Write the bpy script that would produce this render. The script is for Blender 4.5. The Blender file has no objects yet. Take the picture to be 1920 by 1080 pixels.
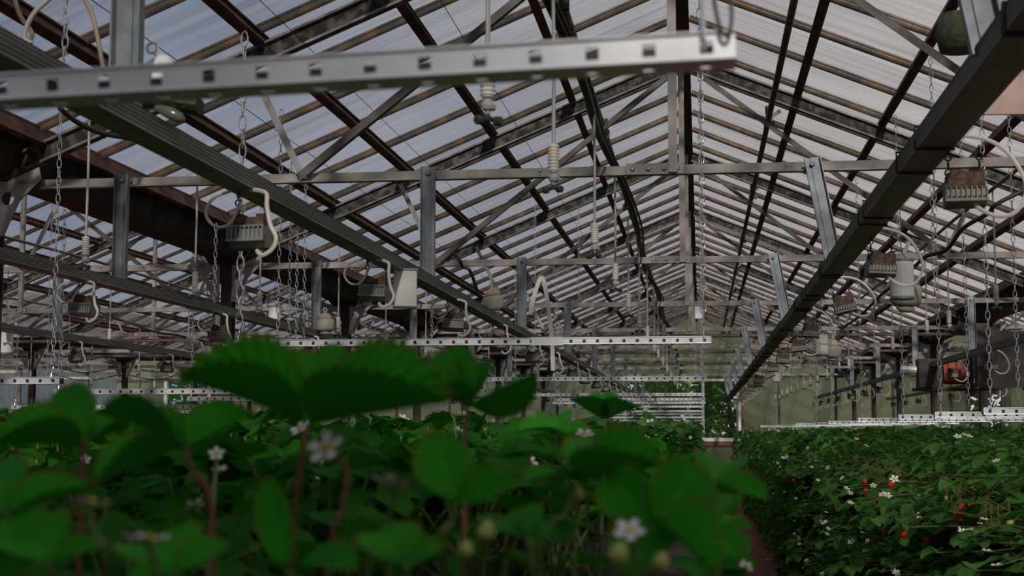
import bpy, bmesh, math, random
from mathutils import Vector, Matrix
rnd = random.Random(7)
PI = math.pi
scene = bpy.context.scene
COL = scene.collection
V = Vector
CAMZ = 1.35
F = 2700.0

# ------------------------------------------------------------------ camera
YAW, PIT = math.radians(7.45), math.radians(5.65)
cam_d = bpy.data.cameras.new('camera'); cam = bpy.data.objects.new('camera', cam_d); COL.objects.link(cam)
cam.location = (0, 0, CAMZ)
cam.rotation_euler = (PI/2 + PIT, 0, YAW)
cam_d.sensor_width = 36.0; cam_d.lens = 36.0*F/1920.0
cam_d.clip_start = 0.02; cam_d.clip_end = 400
cam_d.dof.use_dof = True; cam_d.dof.focus_distance = 7.5; cam_d.dof.aperture_fstop = 7.5
scene.camera = cam
RC = Matrix.Rotation(YAW, 3, 'Z') @ Matrix.Rotation(PI/2+PIT, 3, 'X')
def P(px, py, d):
    """point of the place at distance d along the house (Y) seen in direction px,py"""
    v = RC @ V(((px-960)/F, -(py-540)/F, -1.0))
    return V((0, 0, CAMZ)) + v*(d/v.y)

# ------------------------------------------------------------------ mesh builder
class MB:
    def __init__(s): s.v = []; s.f = []; s.uv = {}; s.mi = []; s.cur = 0
    def vert(s, p, uv=None):
        s.v.append((p[0], p[1], p[2]))
        if uv: s.uv[len(s.v)-1] = uv
        return len(s.v)-1
    def face(s, ids): s.f.append(tuple(ids)); s.mi.append(s.cur)
    def box(s, c, size, rot=None):
        c = V(c); hx, hy, hz = size[0]/2, size[1]/2, size[2]/2
        pts = [V((x, y, z)) for x in (-hx, hx) for y in (-hy, hy) for z in (-hz, hz)]
        if rot is not None: pts = [rot @ p for p in pts]
        b = [s.vert(c+p) for p in pts]
        for q in ((0,1,3,2),(4,6,7,5),(0,4,5,1),(2,3,7,6),(0,2,6,4),(1,5,7,3)): s.face([b[i] for i in q])
    def prof(s, p0, p1, poly, up=(0,0,1), cap=True):
        """extrude a 2D polygon (side, up) from p0 to p1"""
        p0, p1 = V(p0), V(p1); d = (p1-p0).normalized(); up = V(up)
        side = d.cross(up)
        if side.length < 1e-6: side = d.cross(V((0,1,0)))
        side.normalize(); u = side.cross(d).normalized()
        n = len(poly)
        a = [s.vert(p0+side*x+u*y) for x, y in poly]; b = [s.vert(p1+side*x+u*y) for x, y in poly]
        for i in range(n):
            j = (i+1) % n; s.face((a[i], a[j], b[j], b[i]))
        if cap: s.face(a[::-1]); s.face(b)
    def bar(s, p0, p1, w, h, up=(0,0,1)):
        s.prof(p0, p1, [(-w/2,-h/2),(w/2,-h/2),(w/2,h/2),(-w/2,h/2)], up)
    def tube(s, pts, r, n=6, cap=True):
        pts = [V(p) for p in pts]; rings = []; m = len(pts)
        t0 = (pts[1]-pts[0]).normalized()
        side = t0.cross(V((0,0,1)))
        if side.length < 1e-4: side = t0.cross(V((1,0,0)))
        side.normalize()
        for i, p in enumerate(pts):
            t = (pts[min(i+1,m-1)]-pts[max(i-1,0)])
            if t.length < 1e-9: t = V((0,0,1))
            t.normalize(); side = side - t*side.dot(t)
            if side.length < 1e-6: side = t.orthogonal()
            side.normalize(); u = t.cross(side)
            rr = r(i/(m-1)) if callable(r) else r
            rings.append([s.vert(p+(side*math.cos(2*PI*k/n)+u*math.sin(2*PI*k/n))*rr) for k in range(n)])
        for i in range(m-1):
            for k in range(n):
                l = (k+1) % n; s.face((rings[i][k], rings[i][l], rings[i+1][l], rings[i+1][k]))
        if cap: s.face(rings[0][::-1]); s.face(rings[-1])
    def lathe(s, prof, o=(0,0,0), n=14, axis=(0,0,1)):
        o = V(o); ax = V(axis).normalized(); a = ax.orthogonal().normalized(); b = ax.cross(a); rings = []
        for r, z in prof:
            rings.append([s.vert(o+ax*z+(a*math.cos(2*PI*k/n)+b*math.sin(2*PI*k/n))*max(r,1e-5)) for k in range(n)])
        for i in range(len(rings)-1):
            for k in range(n):
                l = (k+1) % n; s.face((rings[i][k], rings[i][l], rings[i+1][l], rings[i+1][k]))
        s.face(rings[0][::-1]); s.face(rings[-1])
    def ring(s, c, R, r, nrm, N=14, n=5, sx=1.0, axis_long=None):
        c = V(c); nrm = V(nrm).normalized(); a = V(axis_long) if axis_long else nrm.orthogonal(); a = a.normalized(); b = nrm.cross(a)
        rg = []
        for i in range(N):
            t = 2*PI*i/N; dirv = a*math.cos(t)*sx+b*math.sin(t); ctr = c+dirv*R; dn = (a*math.cos(t)+b*math.sin(t))
            rg.append([s.vert(ctr+dn*(r*math.cos(2*PI*k/n))+nrm*(r*math.sin(2*PI*k/n))) for k in range(n)])
        for i in range(N):
            j = (i+1) % N
            for k in range(n):
                l = (k+1) % n; s.face((rg[i][k], rg[j][k], rg[j][l], rg[i][l]))
    def build(s, name, mats, parent=None, smooth=False, loc=None):
        me = bpy.data.meshes.new(name); me.from_pydata(s.v, [], s.f)
        if s.uv:
            ul = me.uv_layers.new(name='UVMap')
            co = [0.0]*(2*len(me.loops))
            for lp in me.loops:
                u = s.uv.get(lp.vertex_index, (0, 0)); co[2*lp.index] = u[0]; co[2*lp.index+1] = u[1]
            ul.data.foreach_set('uv', co)
        if not isinstance(mats, (list, tuple)): mats = [mats]
        for m in mats: me.materials.append(m)
        if len(mats) > 1: me.polygons.foreach_set('material_index', s.mi)
        if smooth: me.polygons.foreach_set('use_smooth', [True]*len(me.polygons))
        me.update()
        bm = bmesh.new(); bm.from_mesh(me); bmesh.ops.recalc_face_normals(bm, faces=bm.faces) if not s.uv else None
        bm.to_mesh(me); bm.free()
        o = bpy.data.objects.new(name, me); COL.objects.link(o)
        if loc is not None: o.location = loc
        if parent is not None: o.parent = parent
        return o

def curve(pts, n=6):
    pts = [V(p) for p in pts]; out = []
    for i in range(len(pts)-1):
        p0 = pts[max(i-1,0)]; p1 = pts[i]; p2 = pts[i+1]; p3 = pts[min(i+2,len(pts)-1)]
        for k in range(n):
            t = k/n
            out.append(0.5*((2*p1)+(p2-p0)*t+(2*p0-5*p1+4*p2-p3)*t*t+(3*p1-p0-3*p2+p3)*t**3))
    out.append(pts[-1]); return out

# ------------------------------------------------------------------ tagging
def tag(o, label, cat, group=None, kind=None):
    if label: o['label'] = label
    if cat: o['category'] = cat
    if group: o['group'] = group
    if kind: o['kind'] = kind
    return o
def thing(name, label, cat, loc, rz=0, group=None):
    o = bpy.data.objects.new(name, None); COL.objects.link(o); o.empty_display_size = 0.1
    o.location = loc; o.rotation_euler = (0, 0, rz)
    return tag(o, label, cat, group)
KIDS = {}
def copy_tree(o, parent=None):
    c = o.copy(); COL.objects.link(c)
    if parent is not None: c.parent = parent
    for ch in o.children: copy_tree(ch, c)
    return c
def dup(o, loc, label, group=None, rz=None, sc=None):
    c = copy_tree(o); c.location = loc; c['label'] = label
    if group: c['group'] = group
    if rz is not None: c.rotation_euler[2] = rz
    if sc is not None: c.scale = (sc, sc, sc)
    return c
ONES = 'zeroth first second third fourth fifth sixth seventh eighth ninth tenth eleventh twelfth thirteenth fourteenth fifteenth sixteenth seventeenth eighteenth nineteenth'.split()
TENS = {2:'twenty',3:'thirty',4:'forty',5:'fifty',6:'sixty',7:'seventy',8:'eighty',9:'ninety'}
TENTH = {2:'twentieth',3:'thirtieth',4:'fortieth',5:'fiftieth',6:'sixtieth',7:'seventieth',8:'eightieth',9:'ninetieth'}
def nth(n):
    if n < 20: return ONES[n]
    return TENTH[n//10] if n % 10 == 0 else TENS[n//10]+'-'+ONES[n % 10]

# ------------------------------------------------------------------ materials
def mat(name, base, rough=0.6, metal=0.0, base2=None, scale=8.0, lo=0.4, hi=0.65, bump=0.0, stretch=None, detail=6, spec=None):
    m = bpy.data.materials.new(name); m.use_nodes = True; nt = m.node_tree; b = nt.nodes['Principled BSDF']
    b.inputs['Base Color'].default_value = (*base, 1); b.inputs['Roughness'].default_value = rough; b.inputs['Metallic'].default_value = metal
    if spec is not None: b.inputs['Specular IOR Level'].default_value = spec
    if base2 or bump:
        tc = nt.nodes.new('ShaderNodeTexCoord'); mp = nt.nodes.new('ShaderNodeMapping')
        if stretch: mp.inputs['Scale'].default_value = stretch
        nz = nt.nodes.new('ShaderNodeTexNoise'); nz.inputs['Scale'].default_value = scale; nz.inputs['Detail'].default_value = detail
        nt.links.new(tc.outputs['Object'], mp.inputs['Vector']); nt.links.new(mp.outputs[0], nz.inputs['Vector'])
        if base2:
            cr = nt.nodes.new('ShaderNodeValToRGB'); cr.color_ramp.elements[0].position = lo; cr.color_ramp.elements[1].position = hi
            cr.color_ramp.elements[0].color = (*base, 1); cr.color_ramp.elements[1].color = (*base2, 1)
            nt.links.new(nz.outputs['Fac'], cr.inputs[0]); nt.links.new(cr.outputs[0], b.inputs['Base Color'])
        if bump:
            bp = nt.nodes.new('ShaderNodeBump'); bp.inputs['Strength'].default_value = bump; bp.inputs['Distance'].default_value = 0.01
            nt.links.new(nz.outputs['Fac'], bp.inputs['Height']); nt.links.new(bp.outputs[0], b.inputs['Normal'])
    return m
M = {}
M['galv'] = mat('galvanised_steel', (0.15,0.17,0.19), 0.45, 0.4, (0.24,0.26,0.28), 14, bump=0.05)
M['chord'] = mat('weathered_steel', (0.22,0.20,0.18), 0.65, 0.2, (0.33,0.31,0.29), 9, bump=0.08)
M['flange'] = mat('rafter_flange_lit', (0.10,0.095,0.09), 0.6, 0.15, (0.24,0.23,0.22), 13, 0.4, 0.65)  # lighter than the web, painting in light caught along the flange edges
M['grime'] = mat('grimy_rafter_steel', (0.014,0.012,0.01), 0.75, 0.0, (0.13,0.115,0.10), 16, 0.45, 0.66, bump=0.1, detail=9)
M['dark'] = mat('dark_bar_steel', (0.06,0.052,0.047), 0.6, 0.2, (0.12,0.11,0.10), 12)
M['rust'] = mat('rust_brown_purlin', (0.035,0.014,0.009), 0.75, 0.0, (0.15,0.052,0.03), 7, 0.42, 0.72, bump=0.1)
M['bar'] = mat('glazing_bar_metal', (0.055,0.047,0.04), 0.5, 0.3, (0.17,0.10,0.055), 9, 0.45, 0.72)
M['column'] = mat('dark_brown_post', (0.045,0.036,0.031), 0.7, 0.1, (0.10,0.08,0.07), 6, bump=0.06)
M['gutter'] = mat('dirty_gutter', (0.018,0.014,0.012), 0.8, 0, (0.06,0.05,0.044), 5, 0.4, 0.7, bump=0.1)
M['plate'] = mat('dull_plate_steel', (0.24,0.23,0.22), 0.65, 0.15, (0.40,0.39,0.38), 7, bump=0.05)
M['tray'] = mat('tray_steel', (0.17,0.17,0.165), 0.55, 0.15, (0.26,0.26,0.255), 30, stretch=(1,0.05,1))
M['zinc'] = mat('bright_zinc', (0.72,0.75,0.78), 0.36, 0.2, (0.86,0.88,0.90), 12)
M['chain'] = mat('zinc_chain', (0.72,0.76,0.80), 0.24, 0.8)
M['rod'] = mat('grey_plastic_rod', (0.36,0.36,0.36), 0.5)
M['white'] = mat('white_enamel', (0.72,0.72,0.70), 0.45, 0, (0.62,0.58,0.54), 5, 0.5, 0.8)
M['ivory'] = mat('ivory_plastic', (0.62,0.59,0.54), 0.5)
M['beige'] = mat('beige_lamp_body', (0.42,0.41,0.34), 0.5, 0, (0.34,0.33,0.26), 4)
M['pinkish'] = mat('faded_lamp_cap', (0.55,0.40,0.33), 0.6, 0, (0.42,0.30,0.25), 5)
M['cable'] = mat('pale_cable', (0.6,0.57,0.52), 0.5)
M['tan'] = mat('tan_cable', (0.34,0.27,0.2), 0.6)
M['black'] = mat('black_rubber_and_hole_shade', (0.025,0.022,0.022), 0.55)
M['nozzle'] = mat('black_nozzle', (0.03,0.034,0.037), 0.4)
M['coil'] = mat('rusty_coil', (0.055,0.032,0.022), 0.85, 0, (0.13,0.08,0.055), 60, bump=0.4)
M['box'] = mat('dull_box_steel', (0.24,0.235,0.22), 0.6, 0.2, (0.15,0.13,0.11), 18)
M['orange'] = mat('orange_motor', (0.42,0.10,0.045), 0.5, 0, (0.28,0.07,0.035), 8)
M['soil'] = mat('dark_soil', (0.012,0.009,0.007), 0.95, 0, (0.045,0.028,0.018), 25, bump=0.5)
M['path'] = mat('red_brown_path', (0.28,0.095,0.065), 0.9, 0, (0.40,0.17,0.12), 10, bump=0.3)
M['bedside'] = mat('dark_bed_side', (0.012,0.011,0.01), 0.85, 0, (0.03,0.022,0.017), 9)
M['clay'] = mat('red_clay', (0.24,0.06,0.045), 0.75, 0, (0.15,0.04,0.03), 20)
M['petal'] = mat('white_petal', (0.78,0.78,0.78), 0.6)
M['pollen'] = mat('yellow_centre', (0.62,0.45,0.04), 0.7, bump=0.5, scale=300)
M['berry'] = mat('ripe_berry', (0.62,0.025,0.012), 0.35, bump=0.4, scale=180)
M['unripe'] = mat('unripe_berry', (0.36,0.42,0.10), 0.45, bump=0.4, scale=180)
M['stem'] = mat('green_stem', (0.06,0.13,0.022), 0.55, 0, (0.12,0.15,0.035), 20)
M['redstem'] = mat('reddish_stem', (0.11,0.026,0.014), 0.55, 0, (0.19,0.055,0.03), 14)
M['straw'] = mat('straw_runner', (0.22,0.11,0.04), 0.7, 0, (0.14,0.13,0.035), 15)
M['frame_w'] = mat('white_window_frame', (0.72,0.70,0.68), 0.5)
M['frame_b'] = mat('brown_window_frame', (0.20,0.065,0.035), 0.6, 0, (0.14,0.05,0.03), 10)
M['pipe'] = mat('brown_pipe', (0.16,0.125,0.105), 0.6, 0.1, (0.25,0.2,0.18), 6)
M['greenpipe'] = mat('dull_green_pipe', (0.13,0.135,0.10), 0.6, 0, (0.2,0.2,0.16), 5)
M['bark'] = mat('bark', (0.08,0.05,0.035), 0.9)
M['lawn'] = mat('lawn', (0.05,0.12,0.02), 0.95, 0, (0.10,0.16,0.035), 3)
M['glass_bulb'] = mat('lamp_glass', (0.35,0.36,0.33), 0.08, 0.0, spec=0.8)
M['dimglass'] = mat('dusty_bulb', (0.12,0.12,0.10), 0.15, spec=0.6)
M['moss'] = mat('mossy_reflector', (0.045,0.055,0.025), 0.85, 0, (0.09,0.09,0.05), 60, bump=0.5)
M['darkwall'] = mat('dark_board_wall', (0.05,0.045,0.04), 0.8, 0, (0.08,0.07,0.06), 4)
M['tape'] = mat('clear_tape', (0.74,0.76,0.79), 0.35, 0.1)

def leaf_mat(name, c1, c2, back, trans, margin=None):
    m = bpy.data.materials.new(name); m.use_nodes = True; nt = m.node_tree; N = nt.nodes; L = nt.links
    b = N['Principled BSDF']; out = N['Material Output']
    b.inputs['Roughness'].default_value = 0.6; b.inputs['Specular IOR Level'].default_value = 0.06
    tc = N.new('ShaderNodeTexCoord'); sp = N.new('ShaderNodeSeparateXYZ'); L.new(tc.outputs['UV'], sp.inputs[0])
    def math_(op, a, b_=None, c=None):
        n = N.new('ShaderNodeMath'); n.operation = op
        for i, x in enumerate((a, b_, c)):
            if x is None: continue
            if isinstance(x, (int, float)): n.inputs[i].default_value = x
            else: L.new(x, n.inputs[i])
        return n.outputs[0]
    av = math_('ABSOLUTE', math_('MULTIPLY_ADD', sp.outputs[1], 2.0, -1.0))
    ph = math_('SUBTRACT', math_('MULTIPLY', sp.outputs[0], 8.5), math_('MULTIPLY', av, 3.2))
    w = math_('SINE', math_('MULTIPLY', ph, 2*PI))
    vein = math_('POWER', math_('MULTIPLY_ADD', w, 0.5, 0.5), 6.0)
    mid = math_('LESS_THAN', av, 0.035)
    vv = math_('MAXIMUM', vein, mid)
    geo = N.new('ShaderNodeNewGeometry')
    nz = N.new('ShaderNodeTexNoise'); nz.inputs['Scale'].default_value = 22; nz.inputs['Detail'].default_value = 3
    L.new(tc.outputs['Object'], nz.inputs['Vector'])
    mx = N.new('ShaderNodeMix'); mx.data_type = 'RGBA'
    mx.inputs[6].default_value = (*c1, 1); mx.inputs[7].default_value = (*c2, 1)
    rr = math_('MULTIPLY_ADD', geo.outputs['Random Per Island'], 0.7, math_('MULTIPLY_ADD', nz.outputs['Fac'], 0.9, -0.35))
    rr = math_('MINIMUM', math_('MAXIMUM', rr, 0.0), 1.0)
    L.new(rr, mx.inputs[0])
    mv = N.new('ShaderNodeMix'); mv.data_type = 'RGBA'
    L.new(math_('MULTIPLY', vv, 0.35), mv.inputs[0]); L.new(mx.outputs[2], mv.inputs[6])
    mv.inputs[7].default_value = (c2[0]*1.7, c2[1]*1.3, c2[2]*1.6, 1)
    col = mv.outputs[2]
    if margin:
        mm = N.new('ShaderNodeMix'); mm.data_type = 'RGBA'
        edge = math_('MAXIMUM', av, sp.outputs[0])
        e2 = math_('MULTIPLY', math_('SUBTRACT', edge, 0.90), 11.0)
        e3 = math_('MULTIPLY', math_('MINIMUM', math_('MAXIMUM', e2, 0.0), 1.0), math_('GREATER_THAN', geo.outputs['Random Per Island'], margin))
        L.new(math_('MULTIPLY', e3, 0.8), mm.inputs[0]); L.new(col, mm.inputs[6]); mm.inputs[7].default_value = (0.16, 0.055, 0.02, 1); col = mm.outputs[2]
    mb = N.new('ShaderNodeMix'); mb.data_type = 'RGBA'
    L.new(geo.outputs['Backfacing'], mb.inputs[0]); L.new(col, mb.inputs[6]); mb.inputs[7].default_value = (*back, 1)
    L.new(mb.outputs[2], b.inputs['Base Color'])
    bp = N.new('ShaderNodeBump'); bp.inputs['Strength'].default_value = 0.55; bp.inputs['Distance'].default_value = 0.0025
    L.new(math_('MULTIPLY_ADD', w, -0.5, math_('MULTIPLY', nz.outputs['Fac'], 0.4)), bp.inputs['Height']); L.new(bp.outputs[0], b.inputs['Normal'])
    tr = N.new('ShaderNodeBsdfTranslucent'); tm = N.new('ShaderNodeMix'); tm.data_type = 'RGBA'; tm.blend_type = 'MULTIPLY'; tm.inputs[0].default_value = 1
    tr.inputs['Color'].default_value = (c2[0]*1.6, c2[1]*1.9, c2[2]*1.2, 1)
    ms = N.new('ShaderNodeMixShader'); ms.inputs[0].default_value = trans
    L.new(b.outputs[0], ms.inputs[1]); L.new(tr.outputs[0], ms.inputs[2]); L.new(ms.outputs[0], out.inputs['Surface'])
    return m
M['leaf'] = leaf_mat('strawberry_leaf', (0.006,0.062,0.003), (0.028,0.18,0.010), (0.03,0.12,0.022), 0.2, 0.6)
M['leaf_hero'] = leaf_mat('strawberry_leaf_near', (0.005,0.095,0.003), (0.045,0.34,0.020), (0.005,0.04,0.003), 0.12, 0.25)  # underside colour darkened to stand for shade beneath the near leaves
M['leaf_r'] = leaf_mat('strawberry_leaf_open', (0.011,0.06,0.007), (0.11,0.27,0.055), (0.06,0.14,0.05), 0.2, 0.75)
M['treeleaf'] = leaf_mat('tree_leaf', (0.035,0.10,0.012), (0.11,0.22,0.035), (0.10,0.2,0.04), 0.35)

def sheet_mat(name, tint, dif, transp, streak=1.0):
    m = bpy.data.materials.new(name); m.use_nodes = True; nt = m.node_tree; N = nt.nodes; L = nt.links
    for n in list(N):
        if n.type == 'BSDF_PRINCIPLED': N.remove(n)
    out = N['Material Output']
    tc = N.new('ShaderNodeTexCoord'); mp = N.new('ShaderNodeMapping'); mp.inputs['Scale'].default_value = (0.3, 11, 0.3)
    L.new(tc.outputs['Object'], mp.inputs[0])
    nz = N.new('ShaderNodeTexNoise'); nz.inputs['Scale'].default_value = 1.0; nz.inputs['Detail'].default_value = 5; nz.inputs['Roughness'].default_value = 0.65
    L.new(mp.outputs[0], nz.inputs['Vector'])
    n2 = N.new('ShaderNodeTexNoise'); n2.inputs['Scale'].default_value = 1.1; n2.inputs['Detail'].default_value = 3
    mp2 = N.new('ShaderNodeMapping'); mp2.inputs['Scale'].default_value = (0.7, 2.2, 0.7); L.new(tc.outputs['Object'], mp2.inputs[0]); L.new(mp2.outputs[0], n2.inputs['Vector'])
    vo = N.new('ShaderNodeTexVoronoi'); vo.inputs['Scale'].default_value = 22; L.new(tc.outputs['Object'], vo.inputs['Vector'])
    dr = N.new('ShaderNodeMath'); dr.operation = 'LESS_THAN'; dr.inputs[1].default_value = 0.085; L.new(vo.outputs['Distance'], dr.inputs[0])
    cr = N.new('ShaderNodeMapRange'); cr.inputs[1].default_value = 0.37; cr.inputs[2].default_value = 0.63; cr.inputs[3].default_value = transp+0.22*streak; cr.inputs[4].default_value = max(0.0, transp-0.25*streak)
    ad = N.new('ShaderNodeMath'); ad.operation = 'MULTIPLY_ADD'; ad.inputs[1].default_value = 0.55; L.new(nz.outputs['Fac'], ad.inputs[0])
    a2 = N.new('ShaderNodeMath'); a2.operation = 'MULTIPLY'; a2.inputs[1].default_value = 0.45; L.new(n2.outputs['Fac'], a2.inputs[0]); L.new(a2.outputs[0], ad.inputs[2])
    L.new(ad.outputs[0], cr.inputs[0])
    f2 = N.new('ShaderNodeMath'); f2.operation = 'MULTIPLY_ADD'; f2.inputs[1].default_value = -0.2; L.new(dr.outputs[0], f2.inputs[0]); L.new(cr.outputs[0], f2.inputs[2])
    t = N.new('ShaderNodeBsdfTransparent'); t.inputs[0].default_value = (*tint, 1)
    tl = N.new('ShaderNodeBsdfTranslucent'); tl.inputs[0].default_value = (*dif, 1)
    df = N.new('ShaderNodeBsdfDiffuse'); df.inputs[0].default_value = (*dif, 1)
    n3 = N.new('ShaderNodeTexNoise'); n3.inputs['Scale'].default_value = 1.0; n3.inputs['Detail'].default_value = 7; n3.inputs['Roughness'].default_value = 0.7
    mp3 = N.new('ShaderNodeMapping'); mp3.inputs['Scale'].default_value = (0.22, 15, 0.22); mp3.inputs['Location'].default_value = (3.1, 7.7, 1.3); L.new(tc.outputs['Object'], mp3.inputs[0]); L.new(mp3.outputs[0], n3.inputs['Vector'])
    r3 = N.new('ShaderNodeValToRGB'); r3.color_ramp.elements[0].position = .36; r3.color_ramp.elements[1].position = .68
    k0, k1 = 1-.38*min(1, streak), 1+.55*min(1, streak)
    r3.color_ramp.elements[0].color = (dif[0]*k0*.94, dif[1]*k0, dif[2]*k0*1.06, 1); r3.color_ramp.elements[1].color = (min(1,dif[0]*k1), min(1,dif[1]*k1), min(1,dif[2]*k1), 1)
    L.new(n3.outputs['Fac'], r3.inputs[0]); L.new(r3.outputs[0], tl.inputs[0]); L.new(r3.outputs[0], df.inputs[0])
    m1 = N.new('ShaderNodeMixShader'); m1.inputs[0].default_value = 0.3; L.new(tl.outputs[0], m1.inputs[1]); L.new(df.outputs[0], m1.inputs[2])
    m2 = N.new('ShaderNodeMixShader'); L.new(f2.outputs[0], m2.inputs[0]); L.new(m1.outputs[0], m2.inputs[1]); L.new(t.outputs[0], m2.inputs[2])
    L.new(m2.outputs[0], out.inputs['Surface'])
    return m
M['sheet'] = sheet_mat('roof_polycarbonate', (0.66,0.66,0.665), (0.33,0.32,0.318), 0.60, 1.3)
M['wallsheet'] = sheet_mat('end_wall_polycarbonate', (0.30,0.325,0.19), (0.265,0.285,0.165), 0.08, 0.3)
M['sidesheet'] = sheet_mat('side_wall_polycarbonate', (0.6,0.57,0.54), (0.40,0.37,0.35), 0.15, 0.4)
M['frontsheet'] = sheet_mat('dimmed_front_polycarbonate', (0.2,0.2,0.2), (0.15,0.145,0.14), 0.03, 0.2)  # darkened to limit the front light on the near plants
M['pane'] = sheet_mat('window_glass', (0.92,0.95,0.95), (0.5,0.5,0.5), 0.97, 0.05)

# ------------------------------------------------------------------ layout constants
XC, PITCH, HALF = -0.09, 6.5, 3.25
ZC = CAMZ+1.168
def ZR(x): return CAMZ+2.56-0.413*abs(x)         # rafter centre line, x from the bay's ridge
S, Y1, DW = 3.47, 6.43, 34.3
TY = [Y1+S*k for k in range(8)]
bays = [(-2, 'far left bay'), (-1, 'left bay'), (0, 'middle bay'), (1, 'right bay')]
SL = math.atan(0.413)
Lc = lambda n: [(-n/2,-n/2),(n/2,-n/2),(n/2,-n/2+0.006),(-n/2+0.006,-n/2+0.006),(-n/2+0.006,n/2),(-n/2,n/2)]
def Ibeam(w, h, t=0.008): return [(-w/2,-h/2),(w/2,-h/2),(w/2,-h/2+t),(t/2,-h/2+t),(t/2,h/2-t),(w/2,h/2-t),(w/2,h/2),(-w/2,h/2),(-w/2,h/2-t),(-t/2,h/2-t),(-t/2,-h/2+t),(-w/2,-h/2+t)]
def Cchan(w, d, t=0.004): return [(-w/2,0),(w/2,0),(w/2,d),(w/2-t,d),(w/2-t,t),(w*0.14,t),(w*0.14,t+0.006),(-w*0.14,t+0.006),(-w*0.14,t),(-w/2+t,t),(-w/2+t,d),(-w/2,d)]

# ------------------------------------------------------------------ setting: floor, walls, ceilings
XL, XR = XC-PITCH*2-1.3, XC+PITCH*1.5
mb = MB(); mb.box(((XL+XR)/2, 14.15, -0.02), (XR-XL, 40.3, 0.04)); fl = mb.build('floor', M['path']); tag(fl, None, None, kind='structure')
mb = MB(); mb.box((0, 60, -0.09), (160, 160, 0.05)); g = mb.build('ground', M['lawn']); tag(g, None, None, kind='structure')

def sheet_obj(name, pts, m, loc=(0,0,0)):
    b = MB()
    for q in pts: b.face([b.vert(p) for p in q])
    o = b.build(name, m, loc=loc); tag(o, None, None, kind='structure'); return o

Y0, Y9 = -3.0, DW
PUR = [0.785, 1.345, 1.955, 2.5, 3.02]
def offs(x, dz): return ZR(x)+dz
side_n = {-1: 'left', 1: 'right'}
bar_proto = {}
for bi, bname in bays:
    cx = XC+PITCH*bi
    for sd in (-1, 1):
        if bi == -2 and sd == -1: continue
        rows = []
        ys = [Y0+0.7*k for k in range(int((Y9-Y0)/0.7)+1)]
        o = sheet_obj('ceiling', [[(0, Y0, offs(0,.16)), (sd*3.1, Y0, offs(3.1,.16)), (sd*3.1, Y9, offs(3.1,.16)), (0, Y9, offs(0,.16))]], M['sheet'], (cx, 0, 0))
        key = sd
        yb = {0: (0.5, 49), -1: (7.5, 39), 1: (11.0, 34), -2: (13.1, 31)}[bi]
        for k in range(yb[1]):
            if key not in bar_proto:
                b = MB(); w, t = 0.022, 0.03
                b.prof((sd*0.05, 0, offs(0.05,.14)), (sd*3.08, 0, offs(3.08,.14)), [(-.004,-.032),(.004,-.032),(.010,-.022),(.012,-.010),(.010,.0),(.013,.004),(.013,.014),(-.013,.014),(-.013,.004),(-.010,.0),(-.012,-.010),(-.010,-.022)])
                c = b.build('glazing_bar', M['bar'], o); bar_proto[key] = c
            else:
                c = bar_proto[key].copy(); COL.objects.link(c); c.parent = o
            y = Y1-0.7*9+0.7*k if bi == 0 else Y1+0.7*round((yb[0]-Y1)/0.7)+0.7*k
            c.location = (0, y, 0)
            if y > Y9-0.1: bpy.data.objects.remove(c)

# ridge beams, purlins
prot = None
for bi, bname in bays:
    cx = XC+PITCH*bi
    ys = {0: 1.2, -1: 5.0, 1: 9.0, -2: 12.0}[bi]
    b = MB(); L0 = DW-ys
    b.prof((0, 0, 0), (0, L0-0.03, 0), [(-.045,-.06),(.045,-.06),(.045,.05),(0,.085),(-.045,.05)])
    rb = b.build('ridge_beam', M['rust'], loc=(cx, ys, ZR(0)+.07)); tag(rb, f'dark rusty ridge beam along the top of the {bname}', 'ridge beam', kind='thing')
    for sd in (-1, 1):
        if bi == -2 and sd == -1: continue
        for i, px in enumerate(PUR):
            if bi in (-2, 1) and i == 0 and sd == 1 and False: continue
            b = MB()
            th = SL if sd < 0 else -SL
            w, h = (0.05, 0.075) if i < 4 else (0.03, 0.10)
            pts = [(-w/2,-h/2),(w/2,-h/2),(w/2,-h/2+.012),(.012,-h/2+.02),(.012,h/2-.012),(w/2,h/2-.012),(w/2,h/2),(-w/2,h/2)]
            pts = [(x*math.cos(th)-y*math.sin(th), x*math.sin(th)+y*math.cos(th)) for x, y in pts]
            b.prof((0,0,0), (0, L0-0.03, 0), pts)
            p = b.build('roof_purlin', M['rust'], loc=(cx+sd*px, ys, offs(px, .085)))
            where = ['below the ridge', 'second below the ridge', 'third below the ridge', 'fourth below the ridge', 'along the gutter edge'][i]
            tag(p, f'rusty purlin, {side_n[sd]} slope of the {bname}, {where}', 'purlin', 'roof purlins')

# gutters
for k, gx in enumerate([-HALF-PITCH, -HALF, HALF, HALF+PITCH]):
    nm = ['far left', 'left', 'right', 'far right'][k]
    ys = [9.0, 1.5, 4.0, 12.0][k]
    b = MB(); b.prof((0,0,0), (0, DW-ys-0.04, 0), [(-.19,.2),(-.11,-.03),(.11,-.03),(.19,.2),(.165,.2),(.09,0),(-.09,0),(-.165,.2)])
    o = b.build('roof_gutter', M['gutter'], loc=(XC+gx, ys, ZR(HALF)+.03)); tag(o, f'dark dirty valley gutter on the {nm} row of posts', 'gutter', 'valley gutters')

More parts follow.
